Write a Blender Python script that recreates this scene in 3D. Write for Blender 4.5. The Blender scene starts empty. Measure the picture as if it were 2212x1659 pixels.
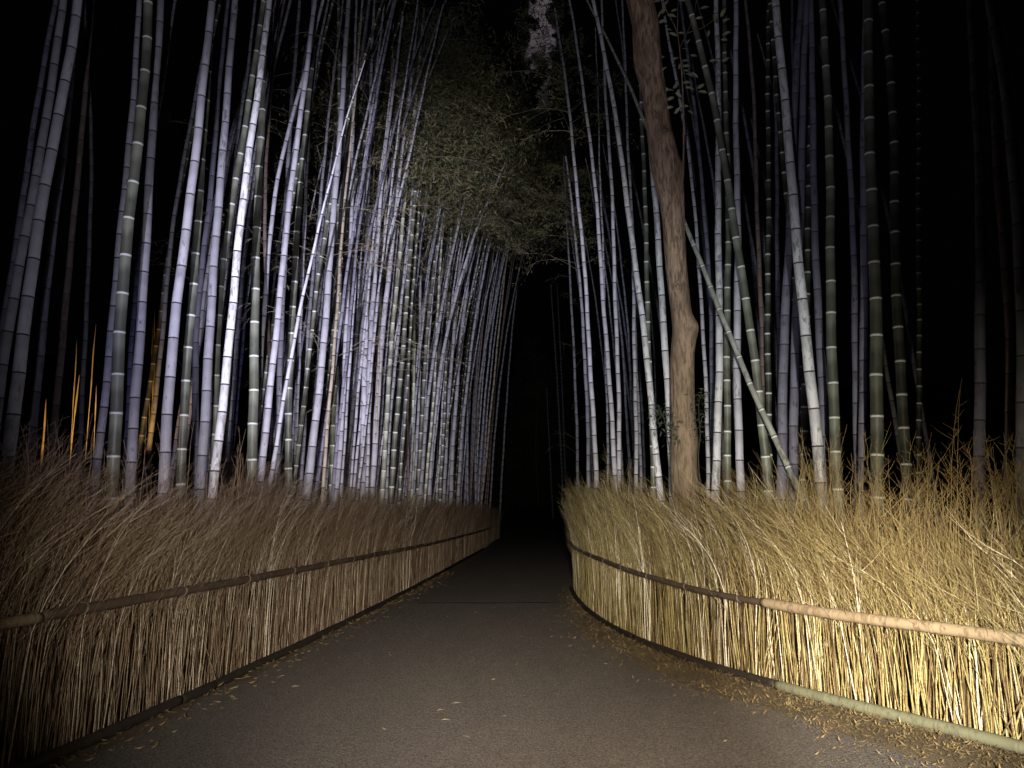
import bpy, math, random
import numpy as np
from mathutils import Vector, Matrix

rng = np.random.default_rng(7)
random.seed(7)
scn = bpy.context.scene
col = scn.collection

# ------------------------------------------------------------------ camera
F, CX, CY, CH = 1534.0, 1106.0, 829.5, 1.55          # focal length and centre for a 2212 px wide frame, eye height
PITCH = math.radians(10.35)
cam_d = bpy.data.cameras.new("camera")
cam = bpy.data.objects.new("camera", cam_d)
col.objects.link(cam)
cam_d.sensor_width = 36.0
cam_d.lens = 36.0 * F / 2212.0
cam_d.clip_end = 500
cam.location = (0, 0, CH)
cam.rotation_euler = (math.radians(90) + PITCH, 0, 0)
scn.camera = cam

def ray(u, v):
    xn, yn = (u - CX) / F, (CY - v) / F
    return np.array([xn, math.cos(PITCH) - yn * math.sin(PITCH), math.sin(PITCH) + yn * math.cos(PITCH)])

def ground(u, v, z=0.0):
    d = ray(u, v); t = (z - CH) / d[2]
    return np.array([d[0] * t, d[1] * t, z])

def at_depth(u, v, Y, k=0.0):
    d = ray(u, v); t = (Y + k * CH) / (d[1] - k * d[2])
    return np.array([d[0] * t, d[1] * t, CH + d[2] * t])

# ------------------------------------------------------------------ mesh helpers
def mk_mesh(name, V, Q, mats, mi=None, smooth=True):
    V = np.ascontiguousarray(V, dtype=np.float32).reshape(-1, 3)
    Q = np.ascontiguousarray(Q, dtype=np.int32)
    me = bpy.data.meshes.new(name)
    n = Q.shape[1]
    me.vertices.add(len(V)); me.vertices.foreach_set("co", V.ravel())
    me.loops.add(Q.size); me.loops.foreach_set("vertex_index", Q.ravel())
    me.polygons.add(len(Q)); me.polygons.foreach_set("loop_start", np.arange(0, Q.size, n, dtype=np.int32))
    if mi is not None:
        me.polygons.foreach_set("material_index", np.ascontiguousarray(mi, dtype=np.int32))
    me.polygons.foreach_set("use_smooth", np.full(len(Q), smooth, dtype=bool))
    for m in mats: me.materials.append(m)
    me.update(calc_edges=True)
    return me

def link(name, me, parent=None, loc=None):
    o = bpy.data.objects.new(name, me); col.objects.link(o)
    if loc is not None: o.location = loc
    if parent is not None: o.parent = parent
    return o

def tag(o, label=None, cat=None, group=None, kind=None):
    if label: o["label"] = label
    if cat: o["category"] = cat
    if group: o["group"] = group
    if kind: o["kind"] = kind
    return o

def empty(name, loc):
    o = bpy.data.objects.new(name, None); col.objects.link(o); o.location = loc
    o.empty_display_size = 0.1
    return o

def unit(a):
    return a / np.maximum(np.linalg.norm(a, axis=-1, keepdims=True), 1e-9)

def tubes(P, R, S=3, ref=(0.31, 0.93, 0.17)):
    """P (N,K,3) centre lines, R (N,K) radii -> verts, quads"""
    N, K, _ = P.shape
    T = unit(np.gradient(P, axis=1))
    U = unit(np.cross(T, np.asarray(ref, float)))
    W = np.cross(T, U)
    a = np.arange(S) * 2 * np.pi / S
    V = (P[:, :, None, :] + R[:, :, None, None] *
         (U[:, :, None, :] * np.cos(a)[None, None, :, None] + W[:, :, None, :] * np.sin(a)[None, None, :, None]))
    idx = np.arange(N * K * S).reshape(N, K, S)
    j = np.roll(np.arange(S), -1)
    Q = np.stack([idx[:, :-1, :], idx[:, :-1, j], idx[:, 1:, j], idx[:, 1:, :]], -1).reshape(-1, 4)
    return V.reshape(-1, 3), Q

def join(parts):
    Vs, Qs, off = [], [], 0
    for V, Q in parts:
        Vs.append(V); Qs.append(Q + off); off += len(V)
    return np.concatenate(Vs), np.concatenate(Qs)

# ------------------------------------------------------------------ materials
def new_mat(name):
    m = bpy.data.materials.new(name); m.use_nodes = True
    nt = m.node_tree; b = nt.nodes["Principled BSDF"]
    return m, nt, b

def N(nt, t, **kw):
    n = nt.nodes.new(t)
    for k, v in kw.items(): setattr(n, k, v)
    return n

def ramp(nt, fac, stops):
    r = N(nt, "ShaderNodeValToRGB")
    e = r.color_ramp.elements
    while len(e) > 1: e.remove(e[-1])
    e[0].position = stops[0][0]; e[0].color = (*stops[0][1], 1)
    for p, c in stops[1:]:
        x = e.new(p); x.color = (*c, 1)
    nt.links.new(fac, r.inputs[0])
    return r.outputs[0]

def coords(nt, scale, per_object=True):
    tc = N(nt, "ShaderNodeTexCoord"); mp = N(nt, "ShaderNodeMapping")
    mp.inputs["Scale"].default_value = scale
    nt.links.new(tc.outputs["Object"], mp.inputs["Vector"])
    if per_object:
        oi = N(nt, "ShaderNodeObjectInfo"); ml = N(nt, "ShaderNodeMath", operation="MULTIPLY")
        ml.inputs[1].default_value = 53.0
        nt.links.new(oi.outputs["Random"], ml.inputs[0])
        cb = N(nt, "ShaderNodeCombineXYZ")
        for i in range(3): nt.links.new(ml.outputs[0], cb.inputs[i])
        nt.links.new(cb.outputs[0], mp.inputs["Location"])
    return mp.outputs[0]

def noise(nt, vec, scale, detail=4.0, rough=0.55):
    n = N(nt, "ShaderNodeTexNoise")
    n.inputs["Scale"].default_value = scale; n.inputs["Detail"].default_value = detail
    n.inputs["Roughness"].default_value = rough
    nt.links.new(vec, n.inputs["Vector"])
    return n.outputs["Fac"]

def mix(nt, fac, a, b, mode="MIX"):
    m = N(nt, "ShaderNodeMix", data_type="RGBA", blend_type=mode)
    for s, v in ((0, fac), (6, a), (7, b)):
        if isinstance(v, (int, float)): m.inputs[s].default_value = v
        elif isinstance(v, tuple): m.inputs[s].default_value = (*v, 1)
        else: nt.links.new(v, m.inputs[s])
    return m.outputs[2]

def culm_mat(name, c, dark, blotch, rough=0.5, spec=0.35):
    """c body colour, dark stain colour, blotch 0..1 how much of the culm the stains cover"""
    m, nt, b = new_mat(name)
    v1 = coords(nt, (9, 9, 0.9)); v2 = coords(nt, (26, 26, 9)); v3 = coords(nt, (3, 3, 0.35))
    s = noise(nt, v1, 1.6, 5); f = noise(nt, v2, 1.0, 6, 0.65); lg = noise(nt, v3, 1.0, 2)
    lo = tuple(x * 0.78 for x in c); hi = tuple(min(1, x * 1.15) for x in c)
    base = ramp(nt, s, [(0.3, lo), (0.7, hi)])
    base = mix(nt, 0.5, base, ramp(nt, lg, [(0.35, tuple(x * 0.72 for x in c)), (0.65, hi)]))
    t = 0.38 + 0.16 * blotch
    md = N(nt, "ShaderNodeMath", operation="MULTIPLY_ADD"); nt.links.new(noise(nt, coords(nt, (5, 5, 1.1)), 1.0, 2), md.inputs[0]); md.inputs[1].default_value = 0.45; 
    sb = N(nt, "ShaderNodeMath", operation="SUBTRACT"); nt.links.new(f, sb.inputs[0]); sb.inputs[1].default_value = 0.225; nt.links.new(sb.outputs[0], md.inputs[2])
    msk = ramp(nt, md.outputs[0], [(t - 0.07, (1, 1, 1)), (t + 0.02, (0, 0, 0))])
    base = mix(nt, msk, base, dark)
    # grime that gathers under the nodes of old culms, wax bloom under those of young ones (attribute 'internode' runs 0..1 from node to node)
    at = N(nt, "ShaderNodeAttribute"); at.attribute_name = "internode"
    g1 = N(nt, "ShaderNodeMath", operation="MULTIPLY_ADD"); nt.links.new(s, g1.inputs[0]); g1.inputs[1].default_value = 0.5; nt.links.new(at.outputs["Fac"], g1.inputs[2])
    young = c[1] > c[0] * 1.03 and c[0] < 0.35
    base = mix(nt, ramp(nt, g1.outputs[0], [(0.72, (0, 0, 0)), (1.0, (0.55, 0.55, 0.55))]), base, tuple(min(1, x * 2.2 + 0.03) for x in c) if young else tuple(x * 0.55 for x in c))
    base = mix(nt, ramp(nt, g1.outputs[0], [(0.2, (0.4, 0.4, 0.4)), (0.42, (0, 0, 0))]), base, tuple(x * 0.6 for x in c) if young else tuple(min(1, x * 1.25) for x in c))
    oi = N(nt, "ShaderNodeObjectInfo"); mr = N(nt, "ShaderNodeMapRange")
    mr.inputs[3].default_value = 0.72; mr.inputs[4].default_value = 1.12
    nt.links.new(oi.outputs["Random"], mr.inputs[0])
    hs = N(nt, "ShaderNodeHueSaturation"); nt.links.new(mr.outputs[0], hs.inputs["Value"]); nt.links.new(base, hs.inputs["Color"])
    nt.links.new(hs.outputs[0], b.inputs["Base Color"])
    b.inputs["Roughness"].default_value = rough
    b.inputs["Specular IOR Level"].default_value = spec
    bp = N(nt, "ShaderNodeBump"); bp.inputs["Strength"].default_value = 0.12; bp.inputs["Distance"].default_value = 0.004
    nt.links.new(f, bp.inputs["Height"]); nt.links.new(bp.outputs[0], b.inputs["Normal"])
    return m

def flat_mat(name, c, rough=0.6, var=0.25, sc=(40, 40, 40)):
    m, nt, b = new_mat(name)
    f = noise(nt, coords(nt, sc), 1.0, 4)
    nt.links.new(ramp(nt, f, [(0.3, tuple(x * (1 - var) for x in c)), (0.7, tuple(min(1, x * (1 + var)) for x in c))]), b.inputs["Base Color"])
    b.inputs["Roughness"].default_value = rough
    b.inputs["Specular IOR Level"].default_value = 0.2
    return m

MC = {
    "pale":   culm_mat("bamboo_pale_powdery", (0.39, 0.385, 0.43), (0.19, 0.18, 0.21), 0.04, 0.65, 0.2),
    "grey":   culm_mat("bamboo_grey", (0.24, 0.24, 0.27), (0.09, 0.09, 0.10), 0.25, 0.65, 0.2),
    "violet": culm_mat("bamboo_dusky_violet", (0.20, 0.195, 0.255), (0.07, 0.07, 0.10), 0.15, 0.65, 0.2),
    "mott":   culm_mat("bamboo_mottled_white", (0.53, 0.53, 0.55), (0.20, 0.21, 0.20), 0.55, 0.6, 0.2),
    "green":  culm_mat("bamboo_green", (0.088, 0.094, 0.070), (0.05, 0.06, 0.05), 0.05, 0.45, 0.35),
    "dark":   culm_mat("bamboo_blackish_green", (0.030, 0.034, 0.024), (0.015, 0.017, 0.014), 0.1, 0.45, 0.3),
    "lite":   culm_mat("bamboo_light_green", (0.29, 0.305, 0.235), (0.12, 0.13, 0.11), 0.1, 0.5, 0.3),
    "lean":   culm_mat("bamboo_leaning_grey_green", (0.37, 0.38, 0.33), (0.17, 0.17, 0.15), 0.3, 0.55, 0.25),
    "tan":    culm_mat("bamboo_dead_tan", (0.37, 0.315, 0.24), (0.18, 0.14, 0.10), 0.25, 0.6, 0.2),
    "brown":  culm_mat("bamboo_dead_brown", (0.19, 0.14, 0.125), (0.08, 0.06, 0.05), 0.25, 0.65, 0.2),
}
M_wax = flat_mat("bamboo_wax_band", (0.60, 0.60, 0.58), 0.7, 0.08)
M_ring = flat_mat("bamboo_dark_ring", (0.045, 0.043, 0.05), 0.8, 0.2)
M_seam = flat_mat("bamboo_green_seam", (0.10, 0.12, 0.09), 0.6, 0.2)
BANDED = {"green": M_wax, "dark": M_wax, "lite": M_wax, "lean": M_wax}

def leaf_mat(name, c, trans=0.35, var=0.45):
    m, nt, b = new_mat(name)
    f = noise(nt, coords(nt, (2.2, 2.2, 2.2)), 1.0, 3)
    f2 = noise(nt, coords(nt, (14, 14, 14)), 1.0, 2)
    c1 = ramp(nt, f, [(0.3, tuple(x * (1 - var) for x in c)), (0.7, tuple(x * (1 + var) for x in c))])
    c1 = mix(nt, ramp(nt, f2, [(0.55, (0, 0, 0)), (0.75, (0.5, 0.5, 0.5))]), c1, (c[0] * 1.9, c[1] * 1.55, c[2] * 1.5))
    nt.links.new(c1, b.inputs["Base Color"])
    b.inputs["Roughness"].default_value = 0.5; b.inputs["Specular IOR Level"].default_value = 0.25
    tr = N(nt, "ShaderNodeBsdfTranslucent"); nt.links.new(c1, tr.inputs["Color"])
    ms = N(nt, "ShaderNodeMixShader"); ms.inputs[0].default_value = trans
    out = nt.nodes["Material Output"]
    nt.links.new(b.outputs[0], ms.inputs[1]); nt.links.new(tr.outputs[0], ms.inputs[2]); nt.links.new(ms.outputs[0], out.inputs[0])
    return m

M_leaf = leaf_mat("bamboo_leaf", (0.125, 0.135, 0.065))
M_leaf_dry = leaf_mat("bamboo_leaf_dry", (0.20, 0.155, 0.085))
M_twig = flat_mat("bamboo_branch", (0.24, 0.21, 0.15), 0.7, 0.3)

def brush_mat(name, stops):
    """every stem has its own natural tone, kept in the mesh attribute 'tone'"""
    m, nt, b = new_mat(name)
    at = N(nt, "ShaderNodeAttribute"); at.attribute_name = "tone"
    h = noise(nt, coords(nt, (1, 1, 1), False), 60, 3)
    cc = ramp(nt, at.outputs["Fac"], stops)
    cc = mix(nt, ramp(nt, h, [(0.38, (0.6, 0.6, 0.6)), (0.48, (0, 0, 0))]), cc, (0.09, 0.055, 0.03))
    nt.links.new(cc, b.inputs["Base Color"])
    b.inputs["Roughness"].default_value = 0.85; b.inputs["Specular IOR Level"].default_value = 0.1
    return m
M_brush_r = brush_mat("brushwood_golden", [(0.0, (0.085, 0.052, 0.028)), (0.3, (0.205, 0.148, 0.07)), (0.5, (0.335, 0.265, 0.112)), (0.64, (0.44, 0.36, 0.16)), (0.72, (0.32, 0.30, 0.115)), (0.8, (0.54, 0.46, 0.27)), (1.0, (0.74, 0.68, 0.54))])
M_brush_l = brush_mat("brushwood_brown", [(0.0, (0.08, 0.055, 0.038)), (0.3, (0.19, 0.133, 0.085)), (0.6, (0.30, 0.225, 0.15)), (0.8, (0.42, 0.34, 0.235)), (1.0, (0.60, 0.53, 0.41))])
M_rail_tan = culm_mat("rail_tan", (0.28, 0.215, 0.135), (0.13, 0.085, 0.05), 0.7, 0.55, 0.3)
M_rail_green = culm_mat("rail_grey_green", (0.155, 0.155, 0.10), (0.085, 0.08, 0.05), 0.6, 0.55, 0.3)
M_rail_dark = culm_mat("rail_weathered_brown", (0.085, 0.06, 0.043), (0.035, 0.026, 0.02), 0.3, 0.6, 0.25)
M_rail_black = culm_mat("rail_blackened", (0.03, 0.024, 0.02), (0.012, 0.011, 0.01), 0.3, 0.6, 0.25)

# ------------------------------------------------------------------ fence plan (ground points, camera at the origin)
def poly(pts):
    return np.array(pts, float)
FL = poly([(-3.62, -0.6), (-3.30, 2.3), (-3.08, 4.3), (-2.78, 6.6), (-2.42, 10.9), (-2.05, 17), (-1.72, 24), (-1.3, 33), (-1.0, 44), (0.2, 58), (3.5, 72), (9, 83)])
FR = poly([(4.75, 2.6), (3.53, 4.85), (2.47, 6.75), (1.72, 8.7), (1.36, 10.9), (1.27, 13.3), (1.33, 15.4)])
FR2 = poly([(1.58, 15.6), (1.72, 19), (2.15, 25), (2.6, 33), (3.6, 45), (6, 58), (10, 69), (17, 78)])

class Line:
    def __init__(self, pts, n=40):
        # Catmull-Rom through the points, resampled
        P = np.vstack([2 * pts[0] - pts[1], pts, 2 * pts[-1] - pts[-2]])
        out = []
        for i in range(1, len(P) - 2):
            p0, p1, p2, p3 = P[i - 1:i + 3]
            for t in np.linspace(0, 1, n, endpoint=False):
                out.append(0.5 * ((2 * p1) + (-p0 + p2) * t + (2 * p0 - 5 * p1 + 4 * p2 - p3) * t * t + (-p0 + 3 * p1 - 3 * p2 + p3) * t ** 3))
        out.append(P[-2]); self.p = np.array(out)
        self.s = np.concatenate([[0], np.cumsum(np.linalg.norm(np.diff(self.p, axis=0), axis=1))])
        self.L = self.s[-1]
    def at(self, s):
        return np.stack([np.interp(s, self.s, self.p[:, 0]), np.interp(s, self.s, self.p[:, 1])], -1)
    def tan(self, s):
        return unit(self.at(np.asarray(s) + 0.15) - self.at(np.asarray(s) - 0.15 ))
    def x_at(self, Y):
        return np.interp(Y, self.p[:, 1], self.p[:, 0])
    def s_at_y(self, Y):
        return float(np.interp(Y, self.p[:, 1], self.s))
    def s_of_u(self, u, near=0.5):
        """arc length where the line is seen in image column u (at eye level)"""
        q = self.p; k = q[:, 1] > near
        uu = CX + F * q[:, 0] / (q[:, 1] * math.cos(PITCH))
        d = np.where(k, np.abs(uu - u), 1e9)
        return float(self.s[np.argmin(d)])
LL, LR, LR2 = Line(FL), Line(FR), Line(FR2)

def on_fence(line, u, v):
    """world point of pixel (u,v) on the vertical surface that stands on the line"""
    d = ray(u, v); best = None
    q = line.p
    for i in range(len(q) - 1):
        a, b = q[i], q[i + 1]
        if max(a[1], b[1]) < 0.5: continue
        ca = a[0] * d[1] - a[1] * d[0]; cb = b[0] * d[1] - b[1] * d[0]
        if ca * cb <= 0 and ca != cb:
            t = ca / (ca - cb); g = a + (b - a) * t
            k = g[1] / d[1]
            return np.array([g[0], g[1], CH + d[2] * k])
    g = q[np.argmin(np.abs(q[:, 0] * d[1] - q[:, 1] * d[0]) + (q[:, 1] < 0.5) * 1e6)]
    return np.array([g[0], g[1], CH + d[2] * g[1] / d[1]])

# ------------------------------------------------------------------ ground, path
def sheet(name, V, Q, mat, **kw):
    o = link(name, mk_mesh(name, V, Q, [mat], smooth=False)); tag(o, kind="structure"); return o

m_soil, nt, b = new_mat("forest_soil")
v = coords(nt, (1, 1, 1), False)
n1 = noise(nt, v, 2.2, 6); n2 = noise(nt, v, 38, 5, 0.7)
c = ramp(nt, n1, [(0.3, (0.085, 0.064, 0.04)), (0.7, (0.165, 0.122, 0.075))])
c = mix(nt, ramp(nt, n2, [(0.55, (0, 0, 0)), (0.7, (0.7, 0.7, 0.7))]), c, (0.15, 0.105, 0.06))
nt.links.new(c, b.inputs["Base Color"]); b.inputs["Roughness"].default_value = 0.9
bp = N(nt, "ShaderNodeBump"); bp.inputs["Strength"].default_value = 0.9; bp.inputs["Distance"].default_value = 0.03
nt.links.new(n2, bp.inputs["Height"]); nt.links.new(bp.outputs[0], b.inputs["Normal"])
sheet("ground", np.array([[-150, -40, 0], [150, -40, 0], [150, 260, 0], [-150, 260, 0]]), np.array([[0, 1, 2, 3]]), m_soil)

def path_mat(name, k):
    m, nt, b = new_mat(name)
    v = coords(nt, (1, 1, 1), False)
    big = noise(nt, v, 0.55, 4); mid = noise(nt, v, 6, 5, 0.6); fine = noise(nt, v, 60, 5, 0.75)
    vo = N(nt, "ShaderNodeTexVoronoi"); vo.inputs["Scale"].default_value = 85; nt.links.new(v, vo.inputs["Vector"])
    c = ramp(nt, big, [(0.3, (0.060 * k, 0.051 * k, 0.044 * k)), (0.7, (0.090 * k, 0.075 * k, 0.064 * k))])
    c = mix(nt, 0.55, c, ramp(nt, mid, [(0.3, (0.045 * k, 0.04 * k, 0.037 * k)), (0.7, (0.108 * k, 0.090 * k, 0.076 * k))]))
    st = noise(nt, coords(nt, (1.3, 0.35, 1), False), 1.4, 5, 0.6)
    c = mix(nt, ramp(nt, st, [(0.40, (0.7, 0.7, 0.7)), (0.52, (0, 0, 0))]), c, (0.045 * k, 0.038 * k, 0.034 * k))
    c = mix(nt, 0.7, c, ramp(nt, fine, [(0.35, (0.02 * k, 0.019 * k, 0.018 * k)), (0.65, (0.155 * k, 0.138 * k, 0.125 * k))]))
    nt.links.new(c, b.inputs["Base Color"]); b.inputs["Roughness"].default_value = 0.85; b.inputs["Specular IOR Level"].default_value = 0.25
    add = N(nt, "ShaderNodeMath", operation="ADD"); nt.links.new(fine, add.inputs[0]); nt.links.new(vo.outputs["Distance"], add.inputs[1])
    bp = N(nt, "ShaderNodeBump"); bp.inputs["Strength"].default_value = 1.0; bp.inputs["Distance"].default_value = 0.035
    nt.links.new(add.outputs[0], bp.inputs["Height"]); nt.links.new(bp.outputs[0], b.inputs["Normal"])
    return m
m_path = path_mat("worn_asphalt", 2.5)
m_path2 = path_mat("older_asphalt", 2.2)

def strip(y0, y1, n, z, xl, xr):
    Y = np.linspace(y0, y1, n)
    A = np.stack([xl(Y), Y, np.full(n, z)], -1); B = np.stack([xr(Y), Y, np.full(n, z)], -1)
    V = np.concatenate([A, B]); i = np.arange(n - 1)
    return V, np.stack([i, i + n, i + n + 1, i + 1], -1)
def xr_all(Y):
    return np.where(Y < 15.5, LR.x_at(Y), LR2.x_at(Y))
wob = lambda Y, a, ph: a * (np.sin(Y * 2.3 + ph) + 0.6 * np.sin(Y * 5.1 + ph * 2) + 0.4 * np.sin(Y * 11.7 + ph * 3))
YJ = float(ground(1080, 1304)[1])
edge_r = lambda Y: np.where(Y < 2.6, 4.75 - 1.0, xr_all(Y) - np.clip(1.0 - 0.085 * (Y - 4), 0.16, 1.0)) + wob(Y, 0.07, 1.0)
edge_l = lambda Y: LL.x_at(Y) + 0.26 + wob(Y, 0.04, 2.0)
sheet("path", *strip(-1.5, YJ, 160, 0.012, edge_l, edge_r), m_path)
jx = np.linspace(float(edge_l(np.array([YJ]))[0]) + 0.35, float(edge_r(np.array([YJ]))[0]), 30)
jy = YJ + 0.03 * np.sin(jx * 1.9) + 0.018 * np.sin(jx * 5.3) + 0.008 * np.sin(jx * 17)
jV = np.concatenate([np.stack([jx, jy - 0.012 - 0.02 * np.abs(np.sin(jx * 2.7)), np.full(30, 0.016)], -1), np.stack([jx, jy + 0.02 + 0.02 * np.abs(np.sin(jx * 3.9)), np.full(30, 0.016)], -1)])
ji = np.arange(29)
sheet("path_joint", jV, np.stack([ji, ji + 1, ji + 31, ji + 30], -1), flat_mat("tar_joint", (0.022, 0.021, 0.02), 0.8, 0.3))
sheet("path_far_stretch", *strip(YJ, 74, 300, 0.004, edge_l, edge_r), m_path2)

# leaf litter along the edges and stray leaves on the path
def leaf_quads(P, D, Nn, L, W, droop=0.25):
    """diamond leaves of two bent halves: P base, D direction, Nn side vector"""
    n = len(P)
    up = np.cross(D, Nn)
    mid = P + D * (L * 0.45)[:, None] + up * (L * 0.06)[:, None]
    tip = P + D * L[:, None] - up * (L * droop)[:, None]
    V = np.stack([P, mid + Nn * W[:, None], tip, mid - Nn * W[:, None]], 1).reshape(-1, 3)
    return V, np.arange(4 * n).reshape(n, 4)

def litter(n, xy, z, L0, L1, W):
    a = rng.uniform(0, 2 * np.pi, n)
    tl = rng.normal(0, 0.22, n)
    D = np.stack([np.cos(a) * np.cos(tl), np.sin(a) * np.cos(tl), np.sin(tl)], -1)
    S = unit(np.cross(D, np.array([0, 0, 1.0])) + rng.normal(0, 0.25, (n, 3)) * np.array([0, 0, 1]))
    L = rng.uniform(L0, L1, n)
    P = np.concatenate([xy, (z + rng.uniform(0.004, 0.02, n) + np.abs(D[:, 2]) * L * 0.5)[:, None]], 1)
    return leaf_quads(P, D, S, L, L * W, 0.12)
m_lit = leaf_mat("dry_litter_leaf", (0.21, 0.158, 0.08), 0.1, 0.5)
YY = 3.2 + 12.5 * rng.beta(0.9, 2.0, 14000)
off = np.abs(rng.normal(0, 0.56, 14000)) * np.clip(1.3 - 0.075 * YY, 0.28, 1.2)
tr_ = LR.tan(np.array([LR.s_at_y(y) for y in YY]))
base = np.stack([LR.x_at(YY), YY], -1)
nrm = np.stack([-tr_[:, 1], tr_[:, 0]], -1)
xy1 = base + nrm * (off + 0.02)[:, None]
Yl = 3.5 + 16 * rng.random(1300)
xy2 = np.stack([LL.x_at(Yl) + 0.03 + np.abs(rng.normal(0, 0.22, 1300)), Yl], -1)
xy3 = np.stack([rng.uniform(-2, 2.2, 150), rng.uniform(3, 16, 150)], -1)
V, Q = join([litter(14000, xy1, 0.012, 0.02, 0.075, 0.095), litter(1300, xy2, 0.012, 0.03, 0.075, 0.12), litter(150, xy3, 0.012, 0.02, 0.05, 0.12)])
o = link("leaf_litter", mk_mesh("leaf_litter", V, Q, [m_lit], smooth=False))
tag(o, "dry bamboo leaves strewn along the edges of the dark path", "leaf litter", kind="stuff")

m_scrap = leaf_mat("pale_fallen_leaf", (0.25, 0.21, 0.15), 0.1, 0.2)
for i, (u, v, L, a) in enumerate([(590, 1442, .085, 1.2), (1313, 1377, .07, .2), (1335, 1411, .07, .1), (942, 1536, .085, .5), (975, 1520, .085, .1),
                      (950, 1556, .085, 0.0), (1018, 1593, .08, 2.9), (1023, 1323, .07, .1), (627, 1484, .09, .1), (496, 1509, .09, -.4), (1165, 1178, .12, .2)]):
    g = ground(u, v, 0.014)
    D = np.array([[math.cos(a), math.sin(a), 0.12]]); S = np.array([[-math.sin(a), math.cos(a), 0.1]])
    V, Q = leaf_quads(np.zeros((1, 3)), unit(D), unit(S), np.array([L]), np.array([L * (.3 if i == 0 else .10)]), 0.05)
    o = link("fallen_leaf", mk_mesh("fallen_leaf", V, Q, [m_scrap], smooth=False), loc=g)
    tag(o, "pale broad leaf scrap lying by the foot of the left brushwood fence" if i == 0 else "small pale dry leaf lying alone on the bare asphalt path",
        "leaf", None if i == 0 else "stray leaves on the path")

# ------------------------------------------------------------------ brushwood fences
def brush(line, s0, s1, dens, side, chaos, hmin, hmax, rad):
    """side +1: path lies on the right of the line direction (left fence); -1: right fence.  callables of s"""
    ss = []
    s = s0
    while s < s1:
        s += rng.exponential(1.0 / dens(s)); ss.append(s)
    ss = np.array(ss); n = len(ss); K = 10
    p = line.at(ss); tg = line.tan(ss); nr = np.stack([tg[:, 1], -tg[:, 0]], -1) * side      # nr points to the path
    ch = np.array([chaos(x) for x in ss]); rd = np.array([rad(x) for x in ss])
    across = rng.uniform(-0.22, 0.05, n)
    H = rng.uniform(hmin, hmax, n) * (1 - 0.26 * ch) * (0.86 + 0.14 * rng.random(n)) * (1 + 0.07 * np.sin(ss * 1.7) + 0.05 * np.sin(ss * 4.1))
    t = np.linspace(0, 1, K)[None, :]
    bend = np.clip((t - 0.38) / 0.62, 0, 1) ** 1.7
    A = rng.normal(0.58, 0.20, n) * (1 - 0.75 * ch) + rng.normal(0, 0.28, n) * ch
    B = rng.normal(0.02, 0.10, n) * (1 + 0.8 * ch)
    lean = rng.normal(0, 0.045 + 0.035 * ch, n) * np.where(rng.random(n) < 0.12, 3.0, 1.0); lean2 = rng.normal(0.0, 0.03, n)
    ph = rng.uniform(0, 6.28, (2, n, 1)); am = rng.uniform(0.002, 0.007, (n, 1)) * (1 + ch[:, None])
    along = lean[:, None] * t * H[:, None] + A[:, None] * bend + am * np.sin(t * 9 + ph[0])
    acr = across[:, None] + lean2[:, None] * t * H[:, None] + B[:, None] * bend + am * np.sin(t * 8 + ph[1])
    # keep the foot of each stem behind the rails
    acr = np.where(t < 0.5, np.minimum(acr, 0.06), acr)
    Z = t * H[:, None] * (1 - 0.12 * bend)
    P = np.stack([p[:, 0:1] + tg[:, 0:1] * along + nr[:, 0:1] * acr, p[:, 1:2] + tg[:, 1:2] * along + nr[:, 1:2] * acr, Z], -1)
    R = rd[:, None] * rng.uniform(0.6, 1.35, (n, 1)) * (1.0 - 0.88 * t ** 0.85)
    tone = np.clip(rng.beta(1.6, 1.7, n), 0, 1) * np.where(across < -0.08, 0.55, 1.0)  # back stems darkened in colour, as shade deep in the brush
    thick = (rng.random(n) < 0.08) & (across > -0.1)
    R = R * np.where(thick, 1.5, 1.0)[:, None]; tone = np.where(thick, np.clip(tone + 0.35, 0, 1), tone)
    parts = [tubes(P, R, 3)]; tones = [np.repeat(tone, K * 3)]
    # side twigs
    m = 9
    idx = np.repeat(np.arange(n), m)
    tt = rng.uniform(0.36, 0.97, n * m)
    fi = tt * (K - 1); i0 = np.clip(fi.astype(int), 0, K - 2); fr = (fi - i0)[:, None]
    q = P[idx, i0] * (1 - fr) + P[idx, i0 + 1] * fr
    tdir = unit(P[idx, i0 + 1] - P[idx, i0])
    rv = rng.normal(0, 1, (n * m, 3)); rv[:, 2] *= 0.4
    fw = np.concatenate([tg[idx], np.zeros((n * m, 1))], 1)
    chn = ch[idx][:, None]
    D = unit(tdir + (0.28 + 0.42 * chn) * rv + fw * (0.22 * (1 - chn)))
    L = rng.uniform(0.14, 0.5, n * m) * (1.05 - 0.45 * tt) * (1 + 0.35 * ch[idx])
    k2 = 4; s2 = np.linspace(0, 1, k2)[None, :, None]
    up = np.array([0, 0, 1.0])
    P2 = q[:, None, :] + D[:, None, :] * (L[:, None, None] * s2) + (up * 0.25 * (chn) + fw * 0.25 * (1 - chn))[:, None, :] * (L[:, None, None] * s2 ** 2)
    R2 = (rd[idx] * rng.uniform(0.2, 0.42, n * m))[:, None] * (1 - 0.7 * s2[:, :, 0])
    keep = P2[:, :, 2].min(1) > 0.03
    parts.append(tubes(P2[keep], R2[keep], 3)); tones.append(np.repeat(tone[idx][keep] * 0.9, k2 * 3))
    return (*join(parts), np.concatenate(tones))

def with_attr(me, nm, val):
    at = me.attributes.new(nm, "FLOAT", "POINT"); at.data.foreach_set("value", np.asarray(val, dtype=np.float32)); return me
def with_tone(me, tone): return with_attr(me, "tone", tone)

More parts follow.
